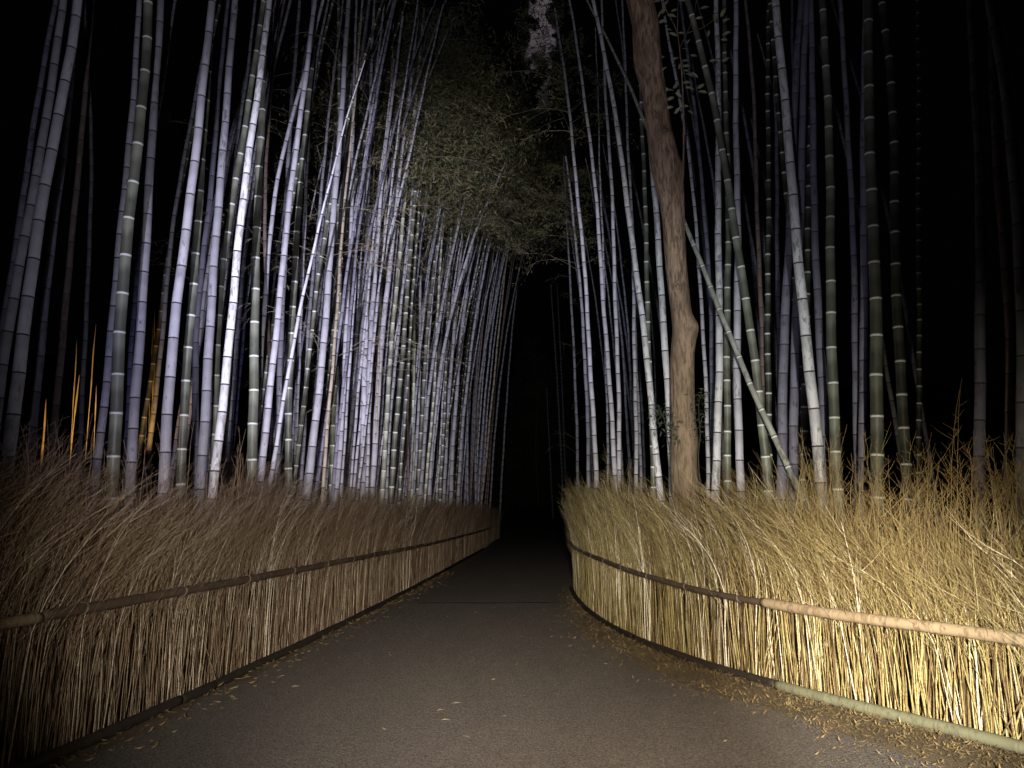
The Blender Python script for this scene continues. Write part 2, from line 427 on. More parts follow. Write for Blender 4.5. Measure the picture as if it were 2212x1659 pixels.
def pole(pts, r, nodes, mat, name, parent, sides=14, label=None):
    """bamboo rail through 3-D points with swollen node rings and closed ends"""
    pts = np.asarray(pts, float)
    s = np.concatenate([[0], np.cumsum(np.linalg.norm(np.diff(pts, axis=0), axis=1))]); L = s[-1]
    ss = [0.0, 0.004]; rr = [0.001, r * 0.93]
    z = rng.uniform(0.1, nodes)
    grid = list(np.arange(0.06, L - 0.02, 0.09))
    ev = [(x, r * (1 + rng.normal(0, 0.012))) for x in grid]
    while z < L - 0.05:
        ev = [e for e in ev if abs(e[0] - z) > 0.03]
        ev += [(z - 0.016, r), (z - 0.004, r * 1.085), (z, r * 0.99), (z + 0.004, r * 1.07), (z + 0.018, r)]
        z += nodes * rng.uniform(0.8, 1.25)
    ev.sort()
    for a, b_ in ev:
        if a > ss[-1] + 0.001: ss.append(a); rr.append(b_)
    ss += [L - 0.003, L]; rr += [r * 0.93, 0.001]
    ss = np.array(ss); rr = np.array(rr)
    P = np.stack([np.interp(ss, s, pts[:, i]) for i in range(3)], -1)
    P[:, 2] += 0.003 * np.sin(ss * 3.1 + pts[0, 0])
    V, Q = tubes(P[None], rr[None], sides, ref=(0.02, 0.05, 1.0))
    mi = np.zeros(len(Q), int)
    seg = np.repeat(np.arange(len(ss) - 1), sides)
    mid = 0.5 * (rr[:-1] + rr[1:])
    thin = (np.diff(ss) < 0.0065) & (mid > r * 0.99)
    mi[thin[seg]] = 1
    o = link(name, mk_mesh(name, V, Q, [mat, M_rail_dark]), parent)
    if label: o["label"] = label
    return o

def along(line, s0, s1, n, off, side):
    s = np.linspace(s0, s1, n); p = line.at(s); t = line.tan(s)
    nr = np.stack([t[:, 1], -t[:, 0]], -1) * side
    return p + nr * off, s

def rail_from_px(line, px, off, side):
    W = np.array([on_fence(line, u, v) for u, v in px])
    s = np.array([np.interp(w[1], line.p[:, 1], line.s) for w in W])
    s2 = np.linspace(s[0], s[-1], 24)
    z = np.interp(s2, s, W[:, 2]) if s[-1] > s[0] else np.interp(s2[::-1], s[::-1], W[::-1, 2])[::-1]
    z = np.convolve(np.pad(z, 2, mode="edge"), np.ones(5) / 5, "valid")
    p = line.at(s2); t = line.tan(s2); nr = np.stack([t[:, 1], -t[:, 0]], -1) * side
    return np.concatenate([p + nr * off, z[:, None]], 1)

# left
fl = empty("brushwood_fence", (*LL.at(LL.s_at_y(4.3)), 0))
def rel(o, parent):
    o.matrix_parent_inverse = Matrix.Translation(-Vector(parent.location)); return o
sY = LL.s_at_y
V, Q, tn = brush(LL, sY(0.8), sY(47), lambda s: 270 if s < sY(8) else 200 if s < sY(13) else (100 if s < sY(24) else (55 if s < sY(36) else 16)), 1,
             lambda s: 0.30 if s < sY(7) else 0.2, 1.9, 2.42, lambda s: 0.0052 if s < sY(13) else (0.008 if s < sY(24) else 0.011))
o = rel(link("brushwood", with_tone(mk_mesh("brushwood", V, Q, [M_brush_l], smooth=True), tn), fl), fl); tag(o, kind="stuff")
# a few tall bare sprigs standing above the brush near the camera
def sprigs(line, us, v_top, side, n, mat, parent):
    Pm, Rm, Pt, Rt = [], [], [], []
    for i in range(n):
        u = rng.uniform(*us); vt = rng.uniform(*v_top)
        s = line.s_of_u(u); p = line.at(s); t = line.tan(s)
        top = on_fence(line, u, vt)
        b0 = np.array([p[0], p[1], 1.2]) + np.array([t[0], t[1], 0]) * rng.normal(0, 0.12)
        k = np.linspace(0, 1, 7)[:, None]
        P = b0 * (1 - k) + top * k + rng.normal(0, 0.012, (7, 3)) * k
        P = P + np.array([t[0], t[1], 0]) * (k ** 2) * rng.normal(0.02, 0.10)
        Pm.append(P); Rm.append(0.0036 * (1 - 0.75 * k[:, 0]))
        for j in range(9):
            a = rng.uniform(0.25, 0.95); q = b0 * (1 - a) + top * a
            q = np.array([np.interp(a, k[:, 0], P[:, c]) for c in range(3)])
            D = unit(np.array([t[0], t[1], 0]) * rng.choice([-1, 1]) * rng.uniform(0.4, 1) + np.array([0, 0, rng.uniform(0.5, 1.1)]) + rng.normal(0, 0.25, 3))
            L = rng.uniform(0.08, 0.34) * (1.2 - a); h = np.linspace(0, 1, 4)[:, None]
            Pt.append(q + D * L * h + np.array([0, 0, 1]) * L * 0.2 * h ** 2); Rt.append(0.002 * (1 - 0.7 * h[:, 0]))
    V, Q = join([tubes(np.array(Pm), np.array(Rm), 4), tubes(np.array(Pt), np.array(Rt), 3)])
    o = rel(link("bare_sprigs", with_tone(mk_mesh("bare_sprigs", V, Q, [mat]), np.full(len(V), 0.36)), parent), parent); tag(o, kind="stuff")
sprigs(LL, (10, 520), (890, 1010), 1, 46, M_brush_l, fl)
LRAIL = [(66, 1325), (417, 1272), (600, 1237), (768, 1202), (900, 1180), (985, 1160), (1055, 1140)]
pts = rail_from_px(LL, LRAIL, 0.085, 1)
n_ = len(pts)
cut = [0, 6, 11, 16, 24]
for i in range(4):
    rel(pole(pts[cut[i]:min(n_, cut[i + 1] + 1)], 0.036 - 0.002 * (i % 2), 0.34, M_rail_dark if i < 2 else M_rail_black, "bamboo_rail", fl), fl)
z0 = pts[0, 2] - 0.01
pa, sa = along(LL, sY(2.6), sY(pts[0, 1]) - 0.01, 8, 0.085, 1)
rel(pole(np.concatenate([pa, np.linspace(z0 + 0.02, z0, 8)[:, None]], 1), 0.036, 0.36, M_rail_tan, "bamboo_rail", fl, label="paler tan rail pole nearest the camera"), fl)
for i, (a, b_) in enumerate([(2.6, 6.2), (6.2, 10.4), (10.4, 15), (15, 22), (22, 32)]):
    pa, sa = along(LL, sY(a), sY(b_), 14, 0.10, 1)
    rel(pole(np.concatenate([pa, np.full((14, 1), 0.045)], 1), 0.04, 0.36, M_rail_black, "kerb_pole", fl), fl)
tag(fl, "long brown brushwood fence with a dark bamboo rail left of the path", "fence")

# right, near
fr = empty("brushwood_fence", (*LR.at(LR.s_at_y(6.75)), 0))
sR = LR.s_at_y
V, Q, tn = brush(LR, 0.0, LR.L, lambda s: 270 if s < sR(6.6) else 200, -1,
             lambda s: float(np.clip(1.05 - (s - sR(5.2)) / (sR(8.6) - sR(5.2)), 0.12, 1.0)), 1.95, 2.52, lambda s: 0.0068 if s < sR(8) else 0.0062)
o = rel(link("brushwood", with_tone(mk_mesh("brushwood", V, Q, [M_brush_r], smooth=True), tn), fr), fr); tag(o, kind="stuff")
sprigs(LR, (1700, 2300), (915, 1040), -1, 110, M_brush_r, fr)
sprigs(LR, (2040, 2075), (800, 850), -1, 2, M_brush_r, fr)
near = rail_from_px(LR, [(1667, 1300), (1862, 1330), (2212, 1377)], 0.11, -1)
s_end = LR.at(0.3)
near = np.vstack([near, [[*(s_end + np.array([-0.05, -0.05])), near[-1, 2] - 0.0]]])
rel(pole(near, 0.044, 0.42, M_rail_tan, "bamboo_rail", fr, label="bright tan rail pole nearest the camera"), fr)
far = rail_from_px(LR, [(1672, 1303), (1560, 1283), (1440, 1252), (1370, 1230), (1300, 1203), (1240, 1173)], 0.095, -1)
rel(pole(far[:13], 0.031, 0.36, M_rail_dark, "bamboo_rail", fr), fr)
rel(pole(far[12:], 0.029, 0.36, M_rail_dark, "bamboo_rail", fr), fr)
pa, sa = along(LR, 0.3, sR(6.75), 18, 0.13, -1)
rel(pole(np.concatenate([pa, np.full((18, 1), 0.055)], 1), 0.043, 0.44, M_rail_green, "kerb_pole", fr, label="grey green bamboo pole lying along the ground"), fr)
for a, b_ in [(6.78, 9.2), (9.2, 12.2), (12.2, 15.3)]:
    pa, sa = along(LR, sR(a), sR(b_), 12, 0.10, -1)
    rel(pole(np.concatenate([pa, np.full((12, 1), 0.045)], 1), 0.038, 0.36, M_rail_black, "kerb_pole", fr), fr)
tag(fr, "golden brushwood fence with a tan bamboo rail right of the path", "fence")
# right, beyond the gap
f2 = empty("brushwood_fence", (*LR2.at(0), 0))
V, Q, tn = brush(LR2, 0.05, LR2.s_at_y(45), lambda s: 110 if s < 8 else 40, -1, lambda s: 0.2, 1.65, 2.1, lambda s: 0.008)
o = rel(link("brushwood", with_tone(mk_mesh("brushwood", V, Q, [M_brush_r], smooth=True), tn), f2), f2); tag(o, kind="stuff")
pa, sa = along(LR2, 0.1, 14, 20, 0.08, -1)
rel(pole(np.concatenate([pa, np.full((20, 1), 0.86)], 1), 0.034, 0.4, M_rail_black, "bamboo_rail", f2), f2)
pa, sa = along(LR2, 0.1, 14, 20, 0.10, -1)
rel(pole(np.concatenate([pa, np.full((20, 1), 0.045)], 1), 0.038, 0.4, M_rail_black, "kerb_pole", f2), f2)
tag(f2, "dim brushwood fence beyond the dark gap at the far right of the path", "fence")

m_cord = flat_mat("wire_tie", (0.16, 0.13, 0.10), 0.6, 0.3)
def ties(pts, r, steps, parent):
    pts = np.asarray(pts, float); s_ = np.concatenate([[0], np.cumsum(np.linalg.norm(np.diff(pts, axis=0), axis=1))])
    for q in np.arange(0.35, s_[-1] - 0.1, steps):
        P = []
        c_ = np.array([np.interp(q, s_, pts[:, i]) for i in range(3)]); d = unit(np.array([np.interp(q + 0.02, s_, pts[:, i]) for i in range(3)]) - c_)
        h = unit(np.cross(d, [0, 0, 1.0])); v_ = np.cross(h, d); a = np.linspace(0, 2 * np.pi, 21)
        for k in (-0.006, 0.004):
            P.append(c_ + d * k + (r * 1.07) * (h[None] * np.cos(a)[:, None] + v_[None] * np.sin(a)[:, None]) + d * 0.012 * np.sin(a)[:, None])
        V, Q = tubes(np.array(P), np.full((2, 21), 0.0028), 5, ref=tuple(d))
        rel(link("cord_tie", mk_mesh("cord_tie", V, Q, [m_cord]), parent), parent)
ties(pts, 0.036, 1.15, fl); ties(near, 0.045, 0.9, fr); ties(far, 0.032, 0.85, fr)

# ------------------------------------------------------------------ bamboo
def culm_mesh(cx, cy, H, r0, typ, ratio, sides, ztop_keep=None, taper=0.55, band_k=1.0):
    """cx(z), cy(z): offsets of the axis; returns verts, quads, material index"""
    zn, z, step = [], 0.10, 0.12
    full = max(0.16, min(0.52, ratio * 2 * r0))
    while z < H - 0.1:
        zn.append(z)
        step = min(full, step + 0.045) * rng.uniform(0.95, 1.05)
        z += step * (1 - 0.25 * max(0, z - 6) / H)
    zs, rm, mt, nd = [0.0], [1.08], [], [0.0]
    bw = (0.016 + 0.08 * r0) * band_k
    for a in zn:
        if typ in BANDED: ev = [(a - bw - 0.004, 1.0, 0), (a - bw, 1.005, 0), (a - 0.002, 1.035, 1), (a + 0.004, 1.07, 2), (a + 0.010, 1.03, 2), (a + 0.025, 1.0, 0)]
        else: ev = [(a - 0.022, 1.0, 0), (a - 0.008 * band_k, 1.035, 0), (a, 1.06, 1), (a + 0.008 * band_k, 1.04, 1), (a + 0.024, 1.0, 0)]
        for q, m_, k in ev:
            if q > zs[-1] + 0.0008: zs.append(q); rm.append(m_); mt.append(k); nd.append(1.0 if q < a - 0.001 else 0.0)
    zs.append(H); rm.append(0.9); mt.append(0); nd.append(0.5)
    zs = np.array(zs); rm = np.array(rm); mt = np.array(mt)
    r = r0 * (1.0 - taper * np.clip(zs / H, 0, 1) ** 1.15) * rm
    ph = rng.uniform(0, 6.28, 4)
    P = np.stack([cx(zs) + 0.009 * np.sin(zs * 1.7 + ph[0]) + 0.004 * np.sin(zs * 5.3 + ph[1]), cy(zs) + 0.009 * np.sin(zs * 1.5 + ph[2]), zs], -1)
    V, Q = tubes(P[None], r[None], sides, ref=(0.02, 1.0, 0.03))
    return V, Q, np.repeat(mt, sides), np.repeat(nd, sides)

def axis_fit(pts, loc_z0=0.0):
    """pts (n,3) on the culm -> X(z) and Y(z), smooth inside, straight outside"""
    z = pts[:, 2]; o = np.argsort(z); z = z[o]; x = pts[o, 0]; y = pts[o, 1]
    deg = 3 if len(z) >= 5 else (2 if len(z) >= 3 else 1)
    cf = np.polyfit(z, x, deg); d = np.polyder(cf)
    zl, zh = z[0], z[-1]
    def X(q):
        q = np.asarray(q, float); c = np.clip(q, zl, zh)
        return np.polyval(cf, c) + np.where(q < zl, np.polyval(d, zl), np.polyval(d, zh)) * (q - c)
    cy = np.polyfit(z, y, 1)
    return X, (lambda q: np.polyval(cy, np.asarray(q, float))), zh

ALL = []
def leaves_at(P, n_per, spread, L0, L1):
    n = len(P) * n_per
    B = np.repeat(P, n_per, 0) + rng.normal(0, 1, (n, 3)) * np.array([spread, spread, spread * 0.7])
    a = rng.uniform(0, 2 * np.pi, n); e = rng.normal(-0.55, 0.4, n)
    D = np.stack([np.cos(a) * np.cos(e), np.sin(a) * np.cos(e), np.sin(e)], -1)
    S = unit(np.cross(D, rng.normal(0, 1, (n, 3))))
    L = rng.uniform(L0, L1, n)
    return leaf_quads(B, D, S, L, L * 0.085, 0.2)

def branches(o, X, Y, H, z0, nb, Lmin, Lmax, bias, leafy, zleaf, dry=0.0, thick=0.0045, lsize=(0.08, 0.15), npl=5, spread=0.13):
    """branches of one bamboo (part 'branches') and its leaves (part 'foliage')"""
    if nb == 0: return
    z = np.sort(rng.uniform(z0, H - 0.1, nb))
    base = np.stack([X(z), Y(z), z], -1)
    a = rng.uniform(0, 2 * np.pi, nb); el = rng.uniform(0.15, 0.85, nb)
    D = np.stack([np.cos(a) * np.cos(el) + bias, np.sin(a) * np.cos(el) * 0.8 - 0.1, np.sin(el)], -1); D = unit(D)
    L = rng.uniform(Lmin, Lmax, nb) * np.clip(1.15 - 0.5 * (z - z0) / max(1, H - z0), 0.5, 1.2)
    K = 7; t = np.linspace(0, 1, K)[None, :, None]
    P = base[:, None, :] + D[:, None, :] * (L[:, None, None] * t) + np.array([0, 0, -1.0]) * (L[:, None, None] * 0.42 * t ** 2.2) \
        + rng.normal(0, 0.02, (nb, K, 3)) * t
    R = thick * (1.1 - t[:, :, 0]) * rng.uniform(0.7, 1.2, (nb, 1))
    parts = [tubes(P, R, 3)]
    m = 4
    idx = np.repeat(np.arange(nb), m); tt = rng.uniform(0.25, 0.95, nb * m); fi = tt * (K - 1); i0 = np.minimum(fi.astype(int), K - 2)
    fr = (fi - i0)[:, None]
    q = P[idx, i0] * (1 - fr) + P[idx, i0 + 1] * fr
    D2 = unit(unit(P[idx, i0 + 1] - P[idx, i0]) + rng.normal(0, 0.55, (nb * m, 3)))
    L2 = L[idx] * rng.uniform(0.15, 0.45, nb * m); t2 = np.linspace(0, 1, 4)[None, :, None]
    P2 = q[:, None, :] + D2[:, None, :] * (L2[:, None, None] * t2) - np.array([0, 0, 1.0]) * (L2[:, None, None] * 0.25 * t2 ** 2)
    parts.append(tubes(P2, thick * 0.5 * (1.1 - t2[:, :, 0]) * np.ones((nb * m, 1)), 3))
    V, Q = join(parts); mi = np.full(len(Q), 2)
    if leafy:
        up = P[:, 2:, :].reshape(-1, 3); tw = P2[:, 1:, :].reshape(-1, 3)
        pts = np.concatenate([up, tw])
        pts = pts[pts[:, 2] > zleaf + rng.normal(0, 0.6, len(pts))]
        if len(pts) > 5:
            V2, Q2 = leaves_at(pts, npl, spread, *lsize)
            m2 = (rng.random(len(Q2)) < dry).astype(int)
            Q = np.concatenate([Q, Q2 + len(V)]); V = np.concatenate([V, V2]); mi = np.concatenate([mi, m2])
    link("foliage", mk_mesh("foliage", V, Q, [M_leaf, M_leaf_dry, M_twig], mi, smooth=False), o)

def min_depth(u, side):
    """depth just behind the fence in image column u"""
    if side < 0:
        p = LL.at(LL.s_of_u(u)); return p[1] + 0.35
    if u < 1235:
        p = LR2.at(LR2.s_of_u(u)); return p[1] + 0.3
    p = LR.at(LR.s_of_u(u)); return p[1] + 0.75

def culm(typ, w, pts, ox, side, Y=None, k=None, H=None, ratio=None, crown=None, label=None, bend=0.0, dia=0.115, bare=0, stop=False):
    s = 0.3472
    px = [(ox + x * s, y * s) for x, y in pts]
    wpx = w * s
    ub = px[-1][0]
    px = sorted(px, key=lambda p: -p[1])           # bottom first
    ub = px[0][0] + (px[0][0] - px[-1][0]) / max(1, px[0][1] - px[-1][1]) * max(0, 1100 - px[0][1])
    if Y is None:
        Y = max(min_depth(ub, side), F * dia / wpx)
    Y = max(Y, min_depth(ub, side))
    d = wpx * Y / F
    if k is None: k = rng.normal(0, 0.02)
    for _ in range(14):
        W = np.array([at_depth(u, v, Y, k) for u, v in px])
        X, Yf, zh = axis_fit(W)
        x0, y0 = float(X(0)), float(Yf(0))
        if side < 0 and x0 > LL.x_at(y0) - 0.3 or side > 0 and x0 < float(xr_all(np.array([y0]))[0]) + 0.3: Y *= 1.06
        else: break
    d = wpx * Y / F
    if crown and side < 0: crown = max(crown, 1.6 + 0.40 * Y); H = max(H or 0, crown + 4.2)
    if H is None: H = max(11.5, zh + 1.0) if Y < 12 else rng.uniform(11.5, 13.5)
    H = max(H, zh + 0.3) if crown is None else H
    if stop: H = zh + 0.15
    b0 = np.array([float(X(0)), float(Yf(0)), 0.0])
    bend_z = max(4.5, zh - 0.3)
    bend = min(bend, 0.8 / max(1.0, H - bend_z) ** 2)
    sg = 1 if side < 0 else -1
    Xr = lambda q: X(q) - b0[0] + sg * bend * np.clip(np.asarray(q, float) - bend_z, 0, None) ** 2
    Yr = lambda q: Yf(q) - b0[1]
    ratio = ratio or rng.uniform(3.0, 3.8)
    sides = 18 if Y < 9 else (12 if Y < 15 else 9)
    V, Q, mi, nd = culm_mesh(Xr, Yr, H, d / 2, typ, ratio, sides, taper=0.8 if stop else 0.55, band_k=1.0 + max(0, Y - 9) * 0.06)
    mats = [MC[typ], BANDED.get(typ, M_ring), M_seam if typ in BANDED else M_ring]
    if bare or crown:
        o = empty("bamboo", b0); link("culm", with_attr(mk_mesh("culm", V, Q, mats, mi), "internode", nd), o)
    else: o = link("bamboo", with_attr(mk_mesh("bamboo", V, Q, mats, mi), "internode", nd), loc=b0)
    ALL.append(dict(o=o, typ=typ, side=side, u=ub, Y=Y, label=label, mapped=True, d=d, lean=abs(px[0][0] - px[-1][0]) / max(1, px[0][1] - px[-1][1])))
    if bare:
        branches(o, Xr, Yr, min(H, zh + 1), bare, int(rng.integers(10, 17)), 0.8, 2.0, 0.25 * sg, True, 5.0, 0.7, 0.0055, (0.06, 0.11), 1, 0.08)
    if crown:
        branches(o, Xr, Yr, H, crown, 26, 0.9, 2.1, 0.35 * sg, True, crown + 0.4, 0.22, npl=7, spread=0.09)
    return o

L0, M0, R0 = 0.0, 658.4, 1444.0
S = 1581
Lc = lambda typ, w, pts, **kw: culm(typ, w, pts, L0, -1, **kw)
Mc = lambda typ, w, pts, **kw: culm(typ, w, pts, M0, -1, **kw)
Rm = lambda typ, w, pts, **kw: culm(typ, w, pts, M0, 1, **kw)
Rc = lambda typ, w, pts, **kw: culm(typ, w, pts, R0, 1, **kw)

# --- left of the path, in front
Lc("pale", 84, [(475, 0), (450, 240), (330, 900), (215, S), (150, S + 450), (80, S + 1000), (40, S + 1300)], Y=6.3)
Lc("pale", 68, [(395, 0), (350, 300), (300, 650), (220, 1150), (130, S), (80, S + 300), (20, S + 700)], Y=7.2)
Lc("violet", 46, [(340, 0), (300, 250), (250, 500), (190, 950), (140, 1250), (90, S)], Y=8.2)
Lc("violet", 78, [(392, 850), (350, 1250), (310, S), (240, S + 600), (190, S + 1050)], Y=8.0)
Lc("brown", 48, [(560, 200), (510, 800), (470, 1300), (430, S), (400, S + 400), (360, S + 900), (320, S + 1200)], Y=9.0)
Lc("grey", 32, [(560, 700), (568, 1200), (552, S), (525, S + 600), (505, S + 1000)], Y=9.6)
Lc("pale", 52, [(865, 0), (850, 300), (830, 600), (790, 1000), (740, S), (695, S + 450), (645, S + 950), (625, S + 1080)], Y=7.6, label="pale violet bamboo just left of the thick green banded culm near the orange glow")
Lc("green", 80, [(925, 0), (900, 300), (855, 900), (820, 1300), (790, S), (765, S + 250), (740, S + 550), (715, S + 1000)], Y=6.6, label="thick dark green bamboo with white bands, nearest on the left between two pale culms")
Lc("pale", 66, [(1000, 0), (970, 500), (935, 1000), (910, S), (870, S + 400), (850, S + 800), (830, S + 1150)], Y=7.1, label="pale violet grey bamboo standing immediately right of the thickest green banded culm")
Lc("grey", 32, [(1090, 0), (1040, 330), (1000, 600), (880, 1400), (855, S + 100), (830, S + 400), (800, S + 850)], Y=8.8)
Lc("pale", 70, [(1330, 0), (1295, 280), (1240, 700), (1190, 1100), (1145, S), (1090, S + 450), (1060, S + 800), (1030, S + 1200)], Y=6.9, ratio=3.5, label="thick smooth pale bamboo standing alone right of the orange slivers of light")
Lc("green", 60, [(1290, 550), (1270, 900), (1250, 1150), (1212, S), (1185, S + 300), (1165, S + 700), (1145, S + 1000)], Y=7.5)
Lc("grey", 62, [(1465, 0), (1430, 400), (1400, 750), (1370, 1100), (1340, S), (1320, S + 300), (1290, S + 700), (1270, S + 1050)], Y=7.7)
Lc("violet", 46, [(1350, 750), (1300, 1250), (1262, S), (1240, S + 300), (1220, S + 700)], Y=9.2)
Lc("grey", 32, [(1580, 100), (1540, 400), (1500, 700), (1440, 1100), (1390, S)], Y=10)
Lc("green", 50, [(1630, 100), (1590, 400), (1530, 700), (1490, 950), (1445, 1250), (1405, S), (1380, S + 200), (1365, S + 400), (1345, S + 700)], Y=8.4)
Lc("mott", 58, [(1645, 200), (1610, 500), (1570, 850), (1530, 1100), (1488, S - 20), (1455, S + 250), (1420, S + 500), (1390, S + 850), (1360, S + 1150), (1340, S + 1350)], Y=7.3, ratio=3.1, label="bright white bamboo with a long dark crack crossing in front of a green culm")
Lc("green", 66, [(1650, 0), (1640, 400), (1620, 850), (1605, 1200), (1597, S), (1585, S + 400), (1575, S + 800), (1570, S + 1200)], Y=7.9, ratio=3.4, label="upright deep green bamboo with white bands right of the cracked white culm")
Lc("grey", 20, [(1700, 0), (1675, 500), (1640, 900)], Y=11)
Lc("brown", 30, [(1770, 0), (1730, 250), (1680, 600), (1655, 1000), (1650, 1400)], Y=10.5)
Lc("pale", 36, [(1800, 800), (1750, 1000), (1720, 1200), (1667, S), (1640, S + 400), (1620, S + 700)], Y=9.4)
Lc("grey", 40, [(1860, 0), (1840, 300), (1820, 600), (1800, 900), (1788, 1200), (1770, S)], Y=10.6)
Lc("pale", 46, [(1960, 0), (1920, 300), (1880, 650), (1840, 950), (1800, 1250), (1772, S), (1745, S + 250), (1710, S + 500), (1680, S + 850), (1650, S + 1150)], Y=8.6)
Lc("green", 50, [(1970, 30), (1945, 350), (1915, 650), (1885, 950), (1860, 1300), (1839, S), (1825, S + 250), (1810, S + 550), (1800, S + 850), (1797, S + 1250)], Y=8.8, ratio=3.4)
Lc("grey", 28, [(2040, 0), (1990, 250), (1960, 450), (1920, 900), (1885, S), (1860, S + 700)], Y=10.8)
Lc("violet", 28, [(1900, 1200), (1885, S), (1860, S + 500)], Y=11.5)
Lc("grey", 26, [(2085, 400), (2040, 800), (1990, 1250), (1950, S + 100), (1925, S + 450), (1900, S + 850)], Y=11.2, bare=3)
Lc("pale", 33, [(2250, 440), (2212, 560), (2150, 780), (2070, 1060), (2000, 1300), (1935, S), (1880, S + 350), (1850, S + 500), (1780, S + 850), (1750, S + 950), (1720, S + 1150), (1690, S + 1350)], Y=8.2, k=0.0, ratio=4.2, stop=True, label="slim pale bamboo slanting across the upright culms left of the path")
Mc("pale", 52, [(275, 0), (250, 450), (238, 520), (215, 800), (195, 1100), (165, 1600), (135, S + 300), (110, S + 600), (85, S + 900), (60, S + 1100), (40, S + 1300)], Y=8.7, ratio=3.2, bare=3)
Mc("grey", 40, [(385, 100), (340, 450), (290, 700), (250, 1000), (225, 1300), (205, S)], Y=10.5, bare=3.5)
Mc("green", 36, [(215, S), (207, S + 400), (200, S + 600), (180, S + 1000), (165, S + 1400)], Y=9.6)
Mc("tan", 24, [(320, 500), (290, 800), (265, 1100), (230, 1580), (190, S + 400), (165, S + 750), (140, S + 1150), (125, S + 1350)], Y=9.3, ratio=5)
Mc("pale", 38, [(425, 150), (410, 600), (400, 900), (395, 1200), (389, S), (380, S + 400), (370, S + 850), (360, S + 1300)], Y=10, ratio=3.2, bare=3.5, label="brightest upright pale bamboo in the cluster right of the thin tan culm")
Mc("pale", 34, [(575, 350), (540, 650), (500, 950), (470, 1300), (442, S), (425, S + 300), (405, S + 700), (395, S + 1000), (385, S + 1350)], Y=10.6, bare=3.5)
Mc("pale", 33, [(300, 900), (290, 1250), (280, S), (262, S + 400), (245, S + 750), (225, S + 1050), (205, S + 1400)], Y=10.3)
Mc("pale", 24, [(390, 850), (350, 1200), (319, S), (305, S + 300), (285, S + 550), (265, S + 900), (245, S + 1200)], Y=11.5)
Mc("brown", 18, [(432, 600), (426, 1000), (420, 1500)], Y=13)
Mc("tan", 17, [(520, 850), (505, 1200), (487, S), (470, S + 400)], Y=13, ratio=5)
Mc("pale", 42, [(612, 900), (580, 1150), (545, 1550), (530, S), (500, S + 300), (480, S + 600), (450, S + 900), (430, S + 1250)], Y=10.8, bare=4)
Mc("lite", 33, [(705, 450), (660, 900), (630, 1150), (600, 1500), (590, S), (560, S + 300), (530, S + 700), (510, S + 1000), (490, S + 1350)], Y=11, bare=4)
Mc("lite", 28, [(725, 430), (705, 750), (690, 1100), (680, 1400), (678, S), (676, S + 400), (680, S + 800), (678, S + 1150), (660, S + 1500)], Y=11.3, ratio=4.0, bare=4.5, label="slim light green bamboo with white bands, the straightest before the leafy canopy")
Mc("green", 22, [(740, 870), (720, 1150), (705, 1350), (690, S)], Y=13.5)
Mc("pale", 22, [(640, 1000), (600, 1200), (540, 1400), (500, 1620), (490, S + 60), (450, S + 300), (420, S + 600)], Y=12.2)
Mc("pale", 23, [(665, 1200), (640, S), (600, S + 250), (570, S + 600), (545, S + 900), (520, S + 1200)], Y=12.4)
Mc("green", 36, [(680, 1250), (657, S), (640, S + 250), (610, S + 550), (590, S + 850), (570, S + 1050), (545, S + 1400)], Y=10.9)
Mc("pale", 23, [(800, 1000), (750, 1250), (720, 1500), (716, S + 100), (720, S + 250), (715, S + 500), (710, S + 900)], Y=13.2, crown=7.5, H=11.5)
Mc("green", 30, [(870, 1080), (840, 1300), (812, S), (790, S + 200), (770, S + 400), (745, S + 750), (730, S + 950), (710, S + 1400)], Y=11.8, ratio=3.8, bare=4.5)
Mc("pale", 19, [(895, 1100), (850, 1400), (828, S), (800, S + 200), (785, S + 350), (760, S + 700)], Y=14, crown=7.4, H=11.5)
Mc("pale", 25, [(1030, 1100), (960, 1400), (915, S), (870, S + 250), (820, S + 500), (790, S + 750), (760, S + 1000), (735, S + 1250)], Y=12.6, crown=7.0, H=11, bend=0.05)
Mc("pale", 29, [(1140, 1250), (1075, 1420), (1000, S + 80), (950, S + 200), (900, S + 400), (860, S + 650), (820, S + 900), (795, S + 1150), (775, S + 1500)], Y=11.9, k=0.0, ratio=3.9, label="bright pale bamboo slanting to the right under the leafy canopy")
Mc("pale", 26, [(1010, 1150), (985, 1400), (965, S), (940, S + 400), (910, S + 700), (890, S + 950), (875, S + 1300)], Y=13.3, crown=7.4, H=12, bend=0.05)
Mc("lite", 20, [(870, 1350), (845, S), (830, S + 300), (815, S + 650), (800, S + 900)], Y=14.2, crown=7.8, H=12)
Mc("green", 21, [(905, S), (885, S + 500), (875, S + 800), (860, S + 1150), (845, S + 1450)], Y=13.8, crown=8.0, H=12)
Mc("pale", 28, [(1085, 1250), (1040, S), (1000, S + 250), (975, S + 500), (950, S + 800), (925, S + 1150), (910, S + 1450)], Y=13.0, crown=7.4, H=12, bend=0.06)
Mc("pale", 22, [(1190, 1350), (1140, S), (1085, S + 250), (1050, S + 500), (1010, S + 800), (985, S + 1050), (955, S + 1450)], Y=15, crown=7.5, H=12, bend=0.07)
Mc("grey", 16, [(1130, 1450), (1115, S), (1070, S + 300), (1030, S + 700), (1010, S + 1200)], Y=17.5, crown=8, H=13, bend=0.05)
Mc("lite", 15, [(1170, S), (1140, S + 450), (1100, S + 700), (1085, S + 950), (1070, S + 1400)], Y=18, crown=8, H=13, bend=0.06)
Mc("pale", 17, [(1290, 1400), (1250, S), (1190, S + 250), (1150, S + 450), (1110, S + 650), (1080, S + 900), (1060, S + 1300)], Y=16.5, crown=7.2, H=12, bend=0.08)
Mc("tan", 15, [(1245, S + 120), (1200, S + 550), (1170, S + 850), (1140, S + 1150), (1110, S + 1450)], Y=18.5, crown=7.5, H=12.5, bend=0.06)
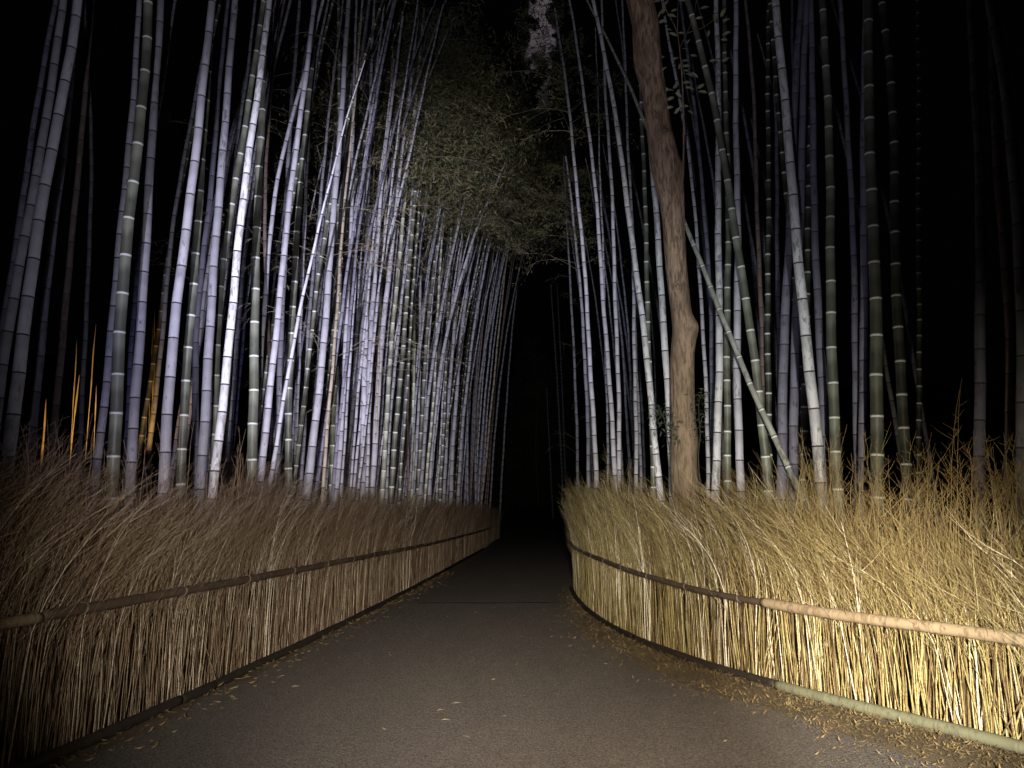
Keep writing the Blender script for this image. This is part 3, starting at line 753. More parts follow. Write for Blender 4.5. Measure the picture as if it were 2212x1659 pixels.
Mc("grey", 13, [(1285, S + 330), (1240, S + 600), (1210, S + 850), (1180, S + 1150), (1160, S + 1450)], Y=21, crown=7.5, H=13, bend=0.06)
Mc("grey", 13, [(1275, S + 650), (1250, S + 1000), (1225, S + 1400)], Y=24, crown=8, H=13, bend=0.06)

# --- right of the path
Rm("pale", 28, [(1480, 190), (1530, 430), (1580, 700), (1610, 900), (1640, 1080), (1665, 1350), (1692, S), (1720, S + 250), (1740, S + 600), (1755, S + 900), (1765, S + 1300)], Y=12.2, ratio=3.6, crown=8.4, H=12)
Rm("pale", 33, [(1570, 150), (1610, 400), (1640, 650), (1680, 1000), (1700, 1250), (1725, S), (1755, S + 300), (1775, S + 600), (1790, S + 900), (1805, S + 1200), (1810, S + 1430)], Y=11.6, ratio=3.4, crown=8.8, H=12)
Rm("pale", 33, [(1650, 50), (1690, 250), (1730, 500), (1770, 800), (1795, 1100), (1829, S), (1860, S + 300), (1885, S + 600), (1905, S + 900), (1920, S + 1200), (1930, S + 1430)], Y=11.2, ratio=3.4)
Rm("pale", 21, [(1610, 1000), (1625, 1300), (1640, S), (1660, S + 300), (1675, S + 600), (1685, S + 900), (1695, S + 1250), (1700, S + 1390)], Y=13.4, bare=4)
Rm("mott", 46, [(1800, 0), (1850, 250), (1890, 500), (1920, 700), (1960, 900), (1990, 1100), (2020, 1350), (2050, S), (2085, S + 250), (2105, S + 500), (2130, S + 700), (2150, S + 900), (2175, S + 1100), (2200, S + 1350)], Y=10.3, ratio=3.2, label="bright white mottled bamboo leaning left, in front of the green one beside the tree")
Rm("grey", 20, [(1935, 0), (1970, 250), (1995, 550), (2010, 800), (2025, 1100), (2040, S)], Y=12.5)
Rm("green", 38, [(2085, 300), (2095, 600), (2110, 1000), (2115, 1300), (2120, S), (2130, S + 250), (2145, S + 500), (2150, S + 750), (2156, S + 1100)], Y=10.4, ratio=3.4)
Rm("pale", 31, [(1890, 850), (1905, 1200), (1925, S), (1940, S + 350), (1945, S + 700), (1950, S + 1000), (1955, S + 1350)], Y=11.3)
Rm("pale", 28, [(2030, S - 300), (2045, S + 200), (2055, S + 550), (2055, S + 900), (2060, S + 1300)], Y=11.9)
Rm("pale", 17, [(1855, S), (1870, S + 600), (1880, S + 900), (1885, S + 1350)], Y=14.5)
Rm("mott", 50, [(2150, 900), (2168, 1150), (2200, 1480), (2222, S + 300), (2245, S + 600), (2262, S + 900), (2275, S + 1200)], Y=9.6, label="white mottled bamboo half hidden behind the left side of the brown tree trunk")
Rc("lean", 46, [(-505, 0), (-415, 180), (-345, 320), (-275, 480), (-205, 620), (-145, 760), (-75, 920), (-10, 1060), (130, 1540), (240, S + 210), (330, S + 370), (430, S + 600), (520, S + 830), (610, S + 980), (700, S + 1180), (760, S + 1350), (830, S + 1560)],
   Y=7.3, k=0.37, ratio=4.6, H=11, label="leaning green bamboo with white bands passing behind the brown tree trunk")
Rc("pale", 28, [(50, 500), (130, 1000), (165, 1300), (185, S + 100), (215, S + 450), (235, S + 800), (240, S + 1200)], Y=10.2)
Rc("violet", 35, [(150, 600), (185, 900), (215, 1200), (245, S), (262, S + 400)], Y=11)
Rc("mott", 54, [(300, 0), (305, 500), (310, 1000), (315, 1300), (315, S), (315, S + 400), (310, S + 700), (305, S + 1000), (305, S + 1250)], Y=9.3, ratio=3.4)
Rc("green", 60, [(165, 200), (215, 350), (260, 550), (310, 800), (350, 1050), (400, 1350), (440, S), (490, S + 300), (520, S + 550), (545, S + 750), (570, S + 1000), (600, S + 1250), (620, S + 1400)], Y=8.7, ratio=3.4, label="dark green banded bamboo leaning left, crossed low down by the slanting green culm")
Rc("pale", 54, [(415, 0), (420, 500), (425, 1000), (430, 1300), (426, S + 200), (430, S + 500), (435, S + 900), (440, S + 1200), (445, S + 1350)], Y=9.1, ratio=3.5)
Rc("green", 50, [(365, 900), (370, 1400), (370, S), (370, S + 300), (365, S + 700), (365, S + 1100)], Y=9.4)
Rc("brown", 36, [(485, 0), (515, 500), (540, 900), (560, 1300), (565, S), (570, S + 400), (582, S + 700), (590, S + 1000)], Y=9.6)
Rc("dark", 42, [(620, 850), (620, S), (619, S + 300), (622, S + 850)], Y=9.2)
Rc("dark", 40, [(635, 100), (670, 500), (702, 900), (730, 1200), (760, S)], Y=9.0)
Rc("mott", 72, [(668, 0), (690, 300), (720, 600), (745, 900), (775, 1200), (805, S), (835, S + 300), (865, S + 600), (890, S + 850), (915, S + 1100), (935, S + 1300), (960, S + 1550)], Y=7.1, ratio=3.2, label="big white mottled bamboo leaning left, the brightest right of the tree")
Rc("violet", 36, [(770, 0), (775, 500), (782, 1000)], Y=11.5)
Rc("dark", 42, [(850, 0), (835, 700), (822, S)], Y=10.5)
Rc("violet", 56, [(890, 200), (900, 800), (912, S), (940, S + 400), (950, S + 800), (970, S + 1100)], Y=8.7)
Rc("green", 70, [(955, 0), (985, 400), (995, 800), (1000, 1200), (1010, S), (1018, S + 400), (1020, S + 750), (1030, S + 1100), (1045, S + 1350)], Y=7.6, ratio=3.2)
Rc("violet", 46, [(1065, 0), (1095, 400), (1110, 700), (1130, 1100), (1150, S), (1165, S + 600), (1170, S + 900)], Y=8.4, ratio=4.2)
Rc("green", 84, [(1235, 0), (1245, 400), (1258, 800), (1265, 1200), (1278, S), (1287, S + 400), (1290, S + 800), (1300, S + 1100), (1305, S + 1400)], Y=6.9, ratio=3.0, label="thickest grey green bamboo with wide white bands right of the white mottled culm")
Rc("violet", 55, [(1215, 1100), (1215, S), (1212, S + 500), (1215, S + 1000), (1210, S + 1200)], Y=8.0)
Rc("dark", 70, [(1350, 200), (1385, 600), (1400, 1000), (1418, S), (1430, S + 400), (1445, S + 800), (1460, S + 1150)], Y=7.4, ratio=3.1)
Rc("dark", 36, [(1555, 800), (1558, S), (1560, S + 1100)], Y=9.5)
Rc("violet", 72, [(1890, 0), (1905, 500), (1925, 1000), (1942, S), (1945, S + 600), (1940, S + 1100)], Y=6.8)
Rc("brown", 70, [(2010, 50), (2020, 600), (2060, 1000), (2090, 1500), (2125, S + 700)], Y=7.2)
Rc("grey", 84, [(2000, 0), (2060, 400), (2110, 700), (2160, 1050), (2185, 1400), (2190, S + 100), (2195, S + 700), (2210, S + 1200)], Y=6.2)
Rc("violet", 64, [(770, 1000), (750, 1400), (742, S + 50), (730, S + 450), (715, S + 850), (705, S + 1250)], Y=8.3)
Rc("violet", 60, [(815, 1400), (800, S + 300), (790, S + 700), (780, S + 1100)], Y=8.6)
Rc("dark", 50, [(855, S + 500), (850, S + 850), (850, S + 1200)], Y=8.9)
Rc("violet", 36, [(670, 900), (680, S), (685, S + 500)], Y=10.4)
Rm("grey", 15, [(1530, S + 200), (1560, S + 600), (1580, S + 1000), (1600, S + 1350)], Y=19)
Rm("grey", 13, [(1570, S + 200), (1595, S + 700), (1620, S + 1350)], Y=20)
Rm("violet", 12, [(1505, S + 850), (1520, S + 1150), (1530, S + 1350)], Y=24)

# --- slimmer culms filling the grove behind the measured ones
def filler(x, y, side, typ, d, H, leanx, bend, crown=None, bare=0):
    sg = 1 if side < 0 else -1
    k = rng.normal(0, 0.02); bend = min(bend, 1.3 / (H - 5) ** 2)
    X = lambda q: leanx * np.asarray(q, float) + sg * bend * np.clip(np.asarray(q, float) - 5.0, 0, None) ** 2
    Yf = lambda q: k * np.asarray(q, float)
    V, Q, mi, nd = culm_mesh(X, Yf, H, d / 2, typ, rng.uniform(3.2, 4.2), 9 if y < 20 else 7, band_k=1 + max(0, y - 9) * 0.05)
    mats = [MC[typ], BANDED.get(typ, M_ring), M_seam if typ in BANDED else M_ring]
    if bare or crown:
        o = empty("bamboo", (x, y, 0)); link("culm", with_attr(mk_mesh("culm", V, Q, mats, mi), "internode", nd), o)
    else: o = link("bamboo", with_attr(mk_mesh("bamboo", V, Q, mats, mi), "internode", nd), loc=(x, y, 0))
    ALL.append(dict(o=o, typ=typ, side=side, u=CX + F * x / y, Y=y, label=None, mapped=False, crown=crown))
    if bare: branches(o, X, Yf, bare + 5, bare, 12, 0.8, 1.8, 0.25 * sg, True, 5.5, 0.7, 0.0042, (0.06, 0.1), 1, 0.08)
    if crown: branches(o, X, Yf, H, crown, 26, 1.0, 2.6, 0.45 * sg, True, crown + 0.3, 0.2, lsize=(0.09, 0.19), npl=6, spread=0.10 + 0.003 * y)
types_l = ["pale", "pale", "pale", "grey", "violet", "green", "pale", "violet", "brown"]
cz = lambda y: 2.2 + 0.37 * y
for i in range(96):                                   # the wall of stalks just behind the left fence
    y = 10.5 + 13 * rng.random() ** 1.2
    x = LL.x_at(y) - 0.45 - abs(rng.normal(0, 1.5))
    leafy = y > 14 and i % 2 == 0
    filler(x, y, -1, rng.choice(types_l), rng.uniform(0.05, 0.085), cz(y) + 5 if leafy else rng.uniform(11.5, 14), 0.03 + rng.normal(0.02, 0.03), rng.uniform(0.004, 0.02), crown=cz(y) + rng.uniform(-0.5, 1) if leafy else None, bare=4 if (i % 3 == 0 and not leafy) else 0)
for i in range(18):                                   # deeper, to the left
    y = rng.uniform(12.0, 24); x = LL.x_at(y) - 2.0 - abs(rng.normal(0, 0.22 * y))
    if CX + F * x / y < 430: continue
    filler(x, y, -1, rng.choice(types_l), rng.uniform(0.06, 0.09), rng.uniform(11, 14), 0.03 + rng.normal(0.03, 0.03), 0.01)
for i in range(34):                                   # along the far stretch
    y = rng.uniform(22, 46); x = LL.x_at(y) - 0.4 - abs(rng.normal(0, 0.9))
    filler(x, y, -1, rng.choice(types_l), rng.uniform(0.08, 0.11), cz(y) + 5, rng.normal(0.05, 0.02), rng.uniform(0.006, 0.02), crown=cz(y) + rng.uniform(-1, 1) if i % 4 else None)
for i in range(2):
    y = rng.uniform(26, 34); x = LR2.x_at(y) + 0.8 + abs(rng.normal(0, 0.8))
    filler(x, y, 1, rng.choice(["grey", "violet", "brown"]), rng.uniform(0.08, 0.105), cz(y) + 5, rng.normal(-0.03, 0.015), rng.uniform(0.006, 0.015), crown=cz(y))
for i in range(20):
    y = rng.uniform(12.5, 22)
    x = xr_all(np.array([y]))[0] + 1.3 + abs(rng.normal(0, 3.2))
    filler(x, y, 1, rng.choice(["grey", "violet"]), rng.uniform(0.07, 0.11), rng.uniform(11, 13), -0.03 + rng.normal(0, 0.025), 0.01)

# beyond the first 300: the curtain of thin culms further in, one mass
VV, QQ, MM, ND, off_ = [], [], [], [], 0
for i in range(130):
    y = 13 + 30 * rng.random() ** 1.3; x = LL.x_at(y) - 0.7 - abs(rng.normal(0, 0.11 * y))
    lx, bn, kk = rng.normal(0.055, 0.03), rng.uniform(0.002, 0.015), rng.normal(0, 0.02)
    if CX + F * x / y < 520: continue
    V, Q, mi, nd = culm_mesh(lambda q: lx * q + bn * np.clip(q - 5, 0, None) ** 2, lambda q: kk * np.asarray(q, float), cz(y) + rng.uniform(1, 4), rng.uniform(0.022, 0.038), "pale", rng.uniform(3.4, 4.6), 6, band_k=1.5)
    VV.append(V + np.array([x, y, 0])); QQ.append(Q + off_); off_ += len(V); ND.append(nd)
    MM.append(np.where(mi > 0, 3, rng.choice([0, 0, 1, 2])))
o = link("bamboo_thicket", with_attr(mk_mesh("bamboo_thicket", np.concatenate(VV), np.concatenate(QQ), [MC["pale"], MC["grey"], MC["violet"], M_ring], np.concatenate(MM)), "internode", np.concatenate(ND)))
tag(o, "dense curtain of very thin bamboo far behind the left fence", "bamboo thicket", kind="stuff")

# ------------------------------------------------------------------ labels for the bamboo
LOOK = {"pale": "pale violet grey bamboo with dark node rings", "grey": "dull grey bamboo with dark node rings", "violet": "dusky violet bamboo with dark node rings",
        "mott": "white bamboo with peeling dark blotches", "green": "dark green bamboo with white node bands", "dark": "blackish green bamboo with thin pale bands",
        "lite": "light green bamboo with white node bands", "lean": "grey green bamboo with white bands", "tan": "thin dead tan bamboo", "brown": "dim brown dead bamboo"}
ORD = ["first", "second", "third", "fourth", "fifth", "sixth", "seventh", "eighth", "ninth", "tenth", "eleventh", "twelfth", "thirteenth", "fourteenth",
       "fifteenth", "sixteenth", "seventeenth", "eighteenth", "nineteenth", "twentieth", "twenty-first", "twenty-second", "twenty-third", "twenty-fourth", "twenty-fifth"]
for side in (-1, 1):
    for typ in LOOK:
        g = sorted([a for a in ALL if a["mapped"] and a["side"] == side and a["typ"] == typ], key=lambda a: a["u"])
        for i, a in enumerate(g):
            lab = a["label"] or "%s, %s from the left behind the %s fence" % (LOOK[typ], ORD[i], "left" if side < 0 else "right")
            tag(a["o"], lab, "bamboo", "tall bamboo %s of the path" % ("left" if side < 0 else "right"))
for a in ALL:
    if not a["mapped"]:
        s_ = "left" if a["side"] < 0 else "right"
        if a["crown"]: tag(a["o"], "slim far bamboo with a leafy arching top deep in the %s grove" % s_, "bamboo", "leafy far bamboo deep in the %s grove" % s_)
        else: tag(a["o"], "slim dim bamboo standing deep among others in the %s grove" % s_, "bamboo", "slim dim bamboo deep in the %s grove" % s_)

# ------------------------------------------------------------------ the brown tree beside the right fence
m_bark, nt, b = new_mat("tree_bark")
v = coords(nt, (1, 1, 1), False); vs = coords(nt, (9, 9, 0.8), False); vf = coords(nt, (30, 30, 5.5), False)
n1 = noise(nt, v, 1.8, 4); n2 = noise(nt, vs, 1.0, 5, 0.6); n3 = noise(nt, vf, 1.0, 5, 0.65)
c = ramp(nt, n2, [(0.3, (0.26, 0.172, 0.114)), (0.7, (0.43, 0.295, 0.20))])
c = mix(nt, ramp(nt, n3, [(0.40, (0.8, 0.8, 0.8)), (0.52, (0, 0, 0))]), c, (0.085, 0.058, 0.04))  # shade in the furrows, and light on the ridges below, painted as colour
c = mix(nt, ramp(nt, n3, [(0.55, (0, 0, 0)), (0.68, (0.6, 0.6, 0.6))]), c, (0.42, 0.32, 0.23))
c = mix(nt, ramp(nt, noise(nt, coords(nt, (5, 5, 1.6), False), 1.0, 3), [(0.36, (0.6, 0.6, 0.6)), (0.5, (0, 0, 0))]), c, (0.12, 0.078, 0.052))
sp = N(nt, "ShaderNodeSeparateXYZ"); tc = N(nt, "ShaderNodeTexCoord"); nt.links.new(tc.outputs["Object"], sp.inputs[0])
ad = N(nt, "ShaderNodeMath", operation="MULTIPLY_ADD"); nt.links.new(n1, ad.inputs[0]); ad.inputs[1].default_value = 2.2; nt.links.new(sp.outputs[2], ad.inputs[2])
moss = N(nt, "ShaderNodeMapRange"); moss.inputs[1].default_value = 3.7; moss.inputs[2].default_value = 6.0; moss.inputs[3].default_value = 0.65; moss.inputs[4].default_value = 0.0
nt.links.new(ad.outputs[0], moss.inputs[0])
c = mix(nt, moss.outputs[0], c, mix(nt, n3, (0.062, 0.052, 0.031), (0.125, 0.105, 0.066)))
nt.links.new(c, b.inputs["Base Color"]); b.inputs["Roughness"].default_value = 0.75; b.inputs["Specular IOR Level"].default_value = 0.2
bp = N(nt, "ShaderNodeBump"); bp.inputs["Strength"].default_value = 1.0; bp.inputs["Distance"].default_value = 0.035
nt.links.new(n3, bp.inputs["Height"]); nt.links.new(bp.outputs[0], b.inputs["Normal"])

m_knot = flat_mat("knot_hollow", (0.06, 0.04, 0.028), 0.9, 0.5)
TY = 8.75
prof = [(1482, 989, 54), (1484, 946, 57), (1480, 923, 52), (1477, 857, 51), (1476.5, 771, 52), (1483, 708, 56), (1474, 672, 46), (1464, 583, 48.5), (1455, 494, 48),
        (1451, 446, 54), (1439, 372, 67), (1420, 283, 53), (1410.5, 208, 50), (1397, 143, 60), (1391, 60, 57), (1376, 0, 58)]
W = np.array([at_depth(u, v, TY) for u, v, w in prof]); rad = np.array([w * 0.5 * TY / F for _, _, w in prof])
rad *= 1 + 0.03 * (W[:, 2] - CH) / 3
tree = empty("tree", (W[0, 0] + 0.02, TY, 0))
zz = np.linspace(0.0, 9.5, 170)
X = np.interp(zz, W[:, 2], W[:, 0]); R = np.interp(zz, W[:, 2], rad)
hi = zz > W[-1, 2]; X[hi] = W[-1, 0] - 0.22 * (zz[hi] - W[-1, 2]); R[hi] = rad[-1] * (1 - 0.10 * (zz[hi] - W[-1, 2]))
lo = zz < W[0, 2]; R[lo] = rad[0] * (1 + 0.08 * (1 - zz[lo] / W[0, 2]) ** 2)
ker = np.hanning(7); ker /= ker.sum()
X = np.convolve(np.pad(X, 3, mode="edge"), ker, "valid"); R = np.convolve(np.pad(R, 3, mode="edge"), ker, "valid")
ns = 40; th = np.arange(ns) * 2 * np.pi / ns
lump = sum(a * np.sin(np.outer(zz, np.full(ns, fz)) + th[None] * m_ + p) for a, fz, m_, p in
           [(0.05, 1.1, 2, 0.4), (0.035, 2.3, 3, 1.2), (0.02, 4.7, 5, 2.2), (0.012, 3.1, 9, 0.7)])
RR = R[:, None] * (1 + lump)
# knots and scars on the side towards the path and the camera
for u, v_, amp, sg_ in [(1411, 262, -0.030, 0.05), (1413, 130, 0.022, 0.07), (1428, 305, 0.02, 0.09), (1446, 385, 0.02, 0.12), (1463, 627, 0.018, 0.05), (1463, 627, -0.03, 0.02), (1500, 706, 0.035, 0.10), (1474, 372, 0.03, 0.10)]:
    q = at_depth(u, v_, TY)
    i = np.argmin(np.abs(zz - q[2])); cx = np.clip((q[0] - X[i]) / R[i], -0.98, 0.98)
    a0 = math.atan2(-math.sqrt(1 - cx * cx), cx)
    da = np.abs((th - a0 + np.pi) % (2 * np.pi) - np.pi)[None] * R[i]
    RR += amp * np.exp(-((zz[:, None] - q[2]) ** 2 + da ** 2) / (sg_ ** 2))
V = np.stack([X[:, None] + RR * np.cos(th), TY + 0.10 * np.sin(zz * 0.6)[:, None] + RR * np.sin(th), np.repeat(zz[:, None], ns, 1)], -1).reshape(-1, 3)
idx = np.arange(len(zz) * ns).reshape(len(zz), ns); j = np.roll(np.arange(ns), -1)
Q = np.stack([idx[:-1], idx[:-1][:, j], idx[1:][:, j], idx[1:]], -1).reshape(-1, 4)
rel(link("trunk", mk_mesh("trunk", V, Q, [m_bark]), tree), tree)
for u, v_, kr in [(1411, 262, 0.06), (1463, 627, 0.05), (1428, 306, 0.05)]:
    q = at_depth(u, v_, TY); i = np.argmin(np.abs(zz - q[2])); cx = np.clip((q[0] - X[i]) / R[i], -0.9, 0.9)
    a0 = math.atan2(-math.sqrt(1 - cx * cx), cx); ia = int(round(a0 % (2 * np.pi) / (2 * np.pi) * ns)) % ns
    n_ = np.array([math.cos(a0), math.sin(a0), 0.0]); h_ = np.array([-n_[1], n_[0], 0.0]); up_ = np.array([0, 0, 1.0])
    c0 = np.array([X[i] + RR[i, ia] * n_[0], TY + 0.10 * math.sin(zz[i] * 0.6) + RR[i, ia] * n_[1], zz[i]]) - n_ * 0.008
    aa = np.arange(22) * 2 * np.pi / 22; rows = []
    for rr_, hh_ in [(1.35, -0.02), (1.1, 0.004), (0.85, 0.020), (0.65, 0.024), (0.5, 0.010), (0.3, -0.006), (0.05, -0.010)]:
        w_ = kr * rr_ * (1 + 0.24 * np.sin(aa * 2 + i) + 0.16 * np.sin(aa * 3 + u) + 0.10 * np.sin(aa * 7 + v_))
        rows.append(c0 + h_ * (w_ * np.cos(aa))[:, None] + up_ * (1.35 * w_ * np.sin(aa))[:, None] + n_ * hh_)
    V_ = np.array(rows).reshape(-1, 3); id_ = np.arange(len(V_)).reshape(7, 22); jj = np.roll(np.arange(22), -1)
    Q_ = np.stack([id_[:-1], id_[:-1][:, jj], id_[1:][:, jj], id_[1:]], -1).reshape(-1, 4)
    rel(link("knot", mk_mesh("knot", V_, Q_, [m_bark, m_knot], (np.arange(len(Q_)) // 22 >= 3).astype(int)), tree), tree)
# side shoot with sparse oval leaves
cr = lambda x, y: (1305.7 + x * 0.2976, y * 0.2976)
sh = [cr(*p) for p in [(566, 1330), (572, 1240), (576, 1000), (570, 700), (560, 500), (545, 350), (530, 230), (480, 130), (440, 60), (420, -40)]]
P = np.array([at_depth(u, v, TY - 0.18) for u, v in sh])
shoots = [(P, 0.013)]
P2 = np.array([at_depth(*cr(x, y), TY - 0.2) for x, y in [(530, 230), (532, 120), (535, 0), (540, -80)]]); shoots.append((P2, 0.006))
P3 = np.array([at_depth(*cr(x, y), TY - 0.1) for x, y in [(545, 350), (600, 240), (650, 120), (670, -20)]]); shoots.append((P3, 0.006))
P4 = np.array([at_depth(*cr(x, y), TY) for x, y in [(600, 240), (720, 200), (810, 130), (870, 60)]]); shoots.append((P4, 0.005))
parts = []
for p, r in shoots:
    t = np.linspace(0, 1, 18); s_ = np.linspace(0, 1, len(p))
    c3 = np.stack([np.interp(t, s_, p[:, k]) for k in range(3)], -1)
    parts.append(tubes(c3[None], (r * (1 - 0.6 * t))[None], 6))
V, Q = join(parts); rel(link("branch", mk_mesh("branch", V, Q, [m_bark]), tree), tree)
m_oval = leaf_mat("tree_leaf", (0.25, 0.25, 0.15), 0.15, 0.25)
lv = [(380, 10, 20), (450, 20, 60), (560, 5, -20), (615, 45, -40), (620, 100, -70), (730, 55, 15), (690, 130, 10), (420, 155, 25), (510, 75, 30), (490, 115, -10), (430, 70, 60), (405, 95, 70),
      (860, 90, 60), (885, 145, 20), (800, 130, 110), (890, 240, 20), (870, 290, 0), (755, 240, 80), (410, 412, 10), (432, 500, 40), (585, 355, -10), (650, 405, 10), (590, 440, 15), (595, 480, 5),
      (600, 515, 10), (620, 545, -20), (480, 655, 5), (445, 650, -20), (620, 640, -5), (715, 668, -5), (700, 625, 30), (480, 715, 30), (530, 800, 45), (625, 815, -50), (470, 780, 0), (585, 770, -10),
      (600, 600, 15), (790, 440, -10), (880, 430, 20), (545, 480, 80), (510, 430, 30), (655, 545, -40), (520, 620, 50), (540, 690, -30), (560, 240, 0), (500, 250, -30), (470, 215, 0), (610, 300, 60)]
PP, DD, SS, LLn = [], [], [], []
for x, y, a in lv:
    q = at_depth(*cr(x, y), TY - 0.15 + rng.normal(0, 0.12)); a = math.radians(a)
    d = unit(np.array([math.cos(a), rng.normal(0, 0.25), math.sin(a)]))
    n_v = unit(np.cross(d, np.array([0, 1.0, 0])) + rng.normal(0, 0.25, 3))
    L = rng.uniform(0.095, 0.14)
    PP.append(q - d * L / 2); DD.append(d); SS.append(n_v); LLn.append(L)
PP, DD, SS, LLn = map(np.array, (PP, DD, SS, LLn))
# ovals: six points round each leaf, three bent quads
up = np.cross(DD, SS)
def lp(t, w, h): return PP + DD * (LLn * t)[:, None] + SS * (LLn * w)[:, None] + up * (LLn * h)[:, None]
ring = [lp(0, 0, 0), lp(.25, .15, .05), lp(.6, .17, .06), lp(1, 0, -.08), lp(.6, -.17, .06), lp(.25, -.15, .05), lp(.3, 0, .0), lp(.62, 0, .0)]
V = np.stack(ring, 1).reshape(-1, 3); n = len(PP); o8 = (np.arange(n) * 8)[:, None]
Q = np.concatenate([o8 + np.array([[0, 1, 6, 5]]), o8 + np.array([[1, 2, 7, 6]]), o8 + np.array([[5, 6, 7, 4]]), o8 + np.array([[2, 3, 4, 7]])])
rel(link("foliage", mk_mesh("foliage", V, Q, [m_oval], smooth=False), tree), tree)
tag(tree, "brown crooked tree trunk with knots rising behind the right fence", "tree")

# dark ridge far behind, added to block the low sky glow
hx = np.linspace(-160, 160, 81); hy = np.linspace(80, 190, 23)
HX, HY = np.meshgrid(hx, hy)
HZ = 34 * np.exp(-((HY - 140) / 32) ** 2) * (0.9 + 0.12 * np.sin(HX * 0.05 + 1) + 0.06 * np.sin(HX * 0.19) + 0.04 * np.sin(HX * 0.47 + HY * 0.3)) - 1.0
idx = np.arange(HX.size).reshape(HX.shape)
m_sky_block = flat_mat("sky_block_dark", (0.02, 0.024, 0.014), 0.95, 0.4, (0.3, 0.3, 0.3))
sheet("sky_block_ridge", np.stack([HX, HY, HZ], -1), np.stack([idx[:-1, :-1], idx[:-1, 1:], idx[1:, 1:], idx[1:, :-1]], -1).reshape(-1, 4), m_sky_block)

# dark evergreen trees beyond the bend of the path
m_far = leaf_mat("evergreen_leaf", (0.030, 0.036, 0.020), 0.15, 0.3)
for i, (x, y, h, r, lab) in enumerate([(-3.0, 80, 24, 4.0, "black leafy evergreen far down the path, left one of three"), (3.2, 92, 25, 4.4, "black leafy evergreen closing the end of the path between two others"), (8.5, 98, 27, 5.0, "black leafy evergreen far behind the path, standing right of the sky gap")]):
    root = empty("evergreen_tree", (x, y, 0))
    parts = [tubes(np.array([[[0.15 * math.sin(z_ * .5), 0, z_] for z_ in np.linspace(0, h * .95, 14)]]), (0.26 * np.linspace(1, .12, 14))[None], 9)]
    nb = 120; zb = rng.uniform(1.5, h * 0.97, nb); a = rng.uniform(0, 6.28, nb); Lb = r * (1.05 - 0.75 * (zb / h) ** 1.6) * rng.uniform(0.6, 1.15, nb)
    tt = np.linspace(0, 1, 6)[None, :, None]; Db = np.stack([np.cos(a), np.sin(a), rng.normal(0.15, 0.2, nb)], -1)
    Pb = np.stack([0 * zb, 0 * zb, zb], -1)[:, None] + Db[:, None] * Lb[:, None, None] * tt - np.array([0, 0, 1.0]) * Lb[:, None, None] * 0.2 * tt ** 2
    parts.append(tubes(Pb, 0.05 * (1.1 - tt[:, :, 0]) * np.ones((nb, 1)), 4))
    V, Q = join(parts); link("trunk", mk_mesh("trunk", V, Q, [m_far]), root)
    V, Q = leaves_at(Pb[:, 1:].reshape(-1, 3), 34, 0.5, 0.22, 0.42)
    link("crown", mk_mesh("crown", V, Q, [m_far], smooth=False), root)
    tag(root, lab, "tree")

# dark small-leaved creeper at the foot of the trunk
m_ivy = leaf_mat("creeper_leaf", (0.022, 0.030, 0.018), 0.1, 0.3)
for nm, lab, pxs, Yc in [("climbing_plant", "dark small leaved creeper at the right foot of the brown trunk", [(1508, 985), (1513, 940), (1510, 900), (1509, 868), (1517, 850)], TY - 0.1),
                         ("climbing_plant", "small dark leafy sprig left of the brown trunk foot", [(1448, 985), (1440, 930), (1432, 895), (1420, 882)], TY - 0.3)]:
    p = np.array([at_depth(u, v, Yc) for u, v in pxs])
    root = empty(nm, (p[0, 0], Yc, 0))
    p = np.vstack([[p[0, 0], Yc, 0.0], p]); t = np.linspace(0, 1, 24); s_ = np.linspace(0, 1, len(p))
    c3 = np.stack([np.interp(t, s_, p[:, k]) for k in range(3)], -1)
    V, Q = tubes(c3[None], np.linspace(0.008, 0.003, 24)[None], 5); rel(link("stem", mk_mesh("stem", V, Q, [m_ivy]), root), root)
    V, Q = leaves_at(c3[9:], 9, 0.07, 0.05, 0.10); rel(link("foliage", mk_mesh("foliage", V, Q, [m_ivy], smooth=False), root), root)
    tag(root, lab, "plant")

# split dead canes deep in the left grove, lit orange by a low lamp there
m_cane = flat_mat("split_dead_cane", (0.62, 0.50, 0.30), 0.7, 0.3, (60, 60, 4))
CY_ = 11.2
for i, (pb, pt, w) in enumerate([((88, 1020), (100, 862), 13), ((157, 900), (166, 735), 6), ((161, 905), (171, 808), 10), ((193, 880), (207, 700), 7), ((205, 910), (208, 832), 7), ((328, 985), (334, 670), 11), ((322, 900), (330, 700), 4), ((338, 760), (346, 672), 5), ((505, 870), (512, 770), 3)]):
    a = at_depth(*pb, CY_); c_ = at_depth(*pt, CY_)
    d = (c_ - a) / (c_[2] - a[2]); root = np.array([a[0] - d[0] * a[2], CY_, 0.0])
    t = np.linspace(0, 1, 16); zt = np.concatenate([[0], np.linspace(a[2], c_[2], 15)])
    P = root + np.stack([d[0] * zt + 0.004 * np.sin(zt * 5 + i), 0 * zt, zt], -1) - root
    r = np.concatenate([[0.006], w * 0.19 * CY_ / F * np.clip(np.sin(np.linspace(0.55, np.pi - 0.02, 15)) ** 0.8, 0.05, 1) * rng.uniform(0.75, 1.15, 15)])
    V, Q = tubes(P[None], r[None], 7)
    o = link("dead_cane", mk_mesh("dead_cane", V, Q, [m_cane]), loc=root)
    tag(o, "broken thin cane glowing orange deep between the dark left culms", "cane", "orange lit canes in the left grove")

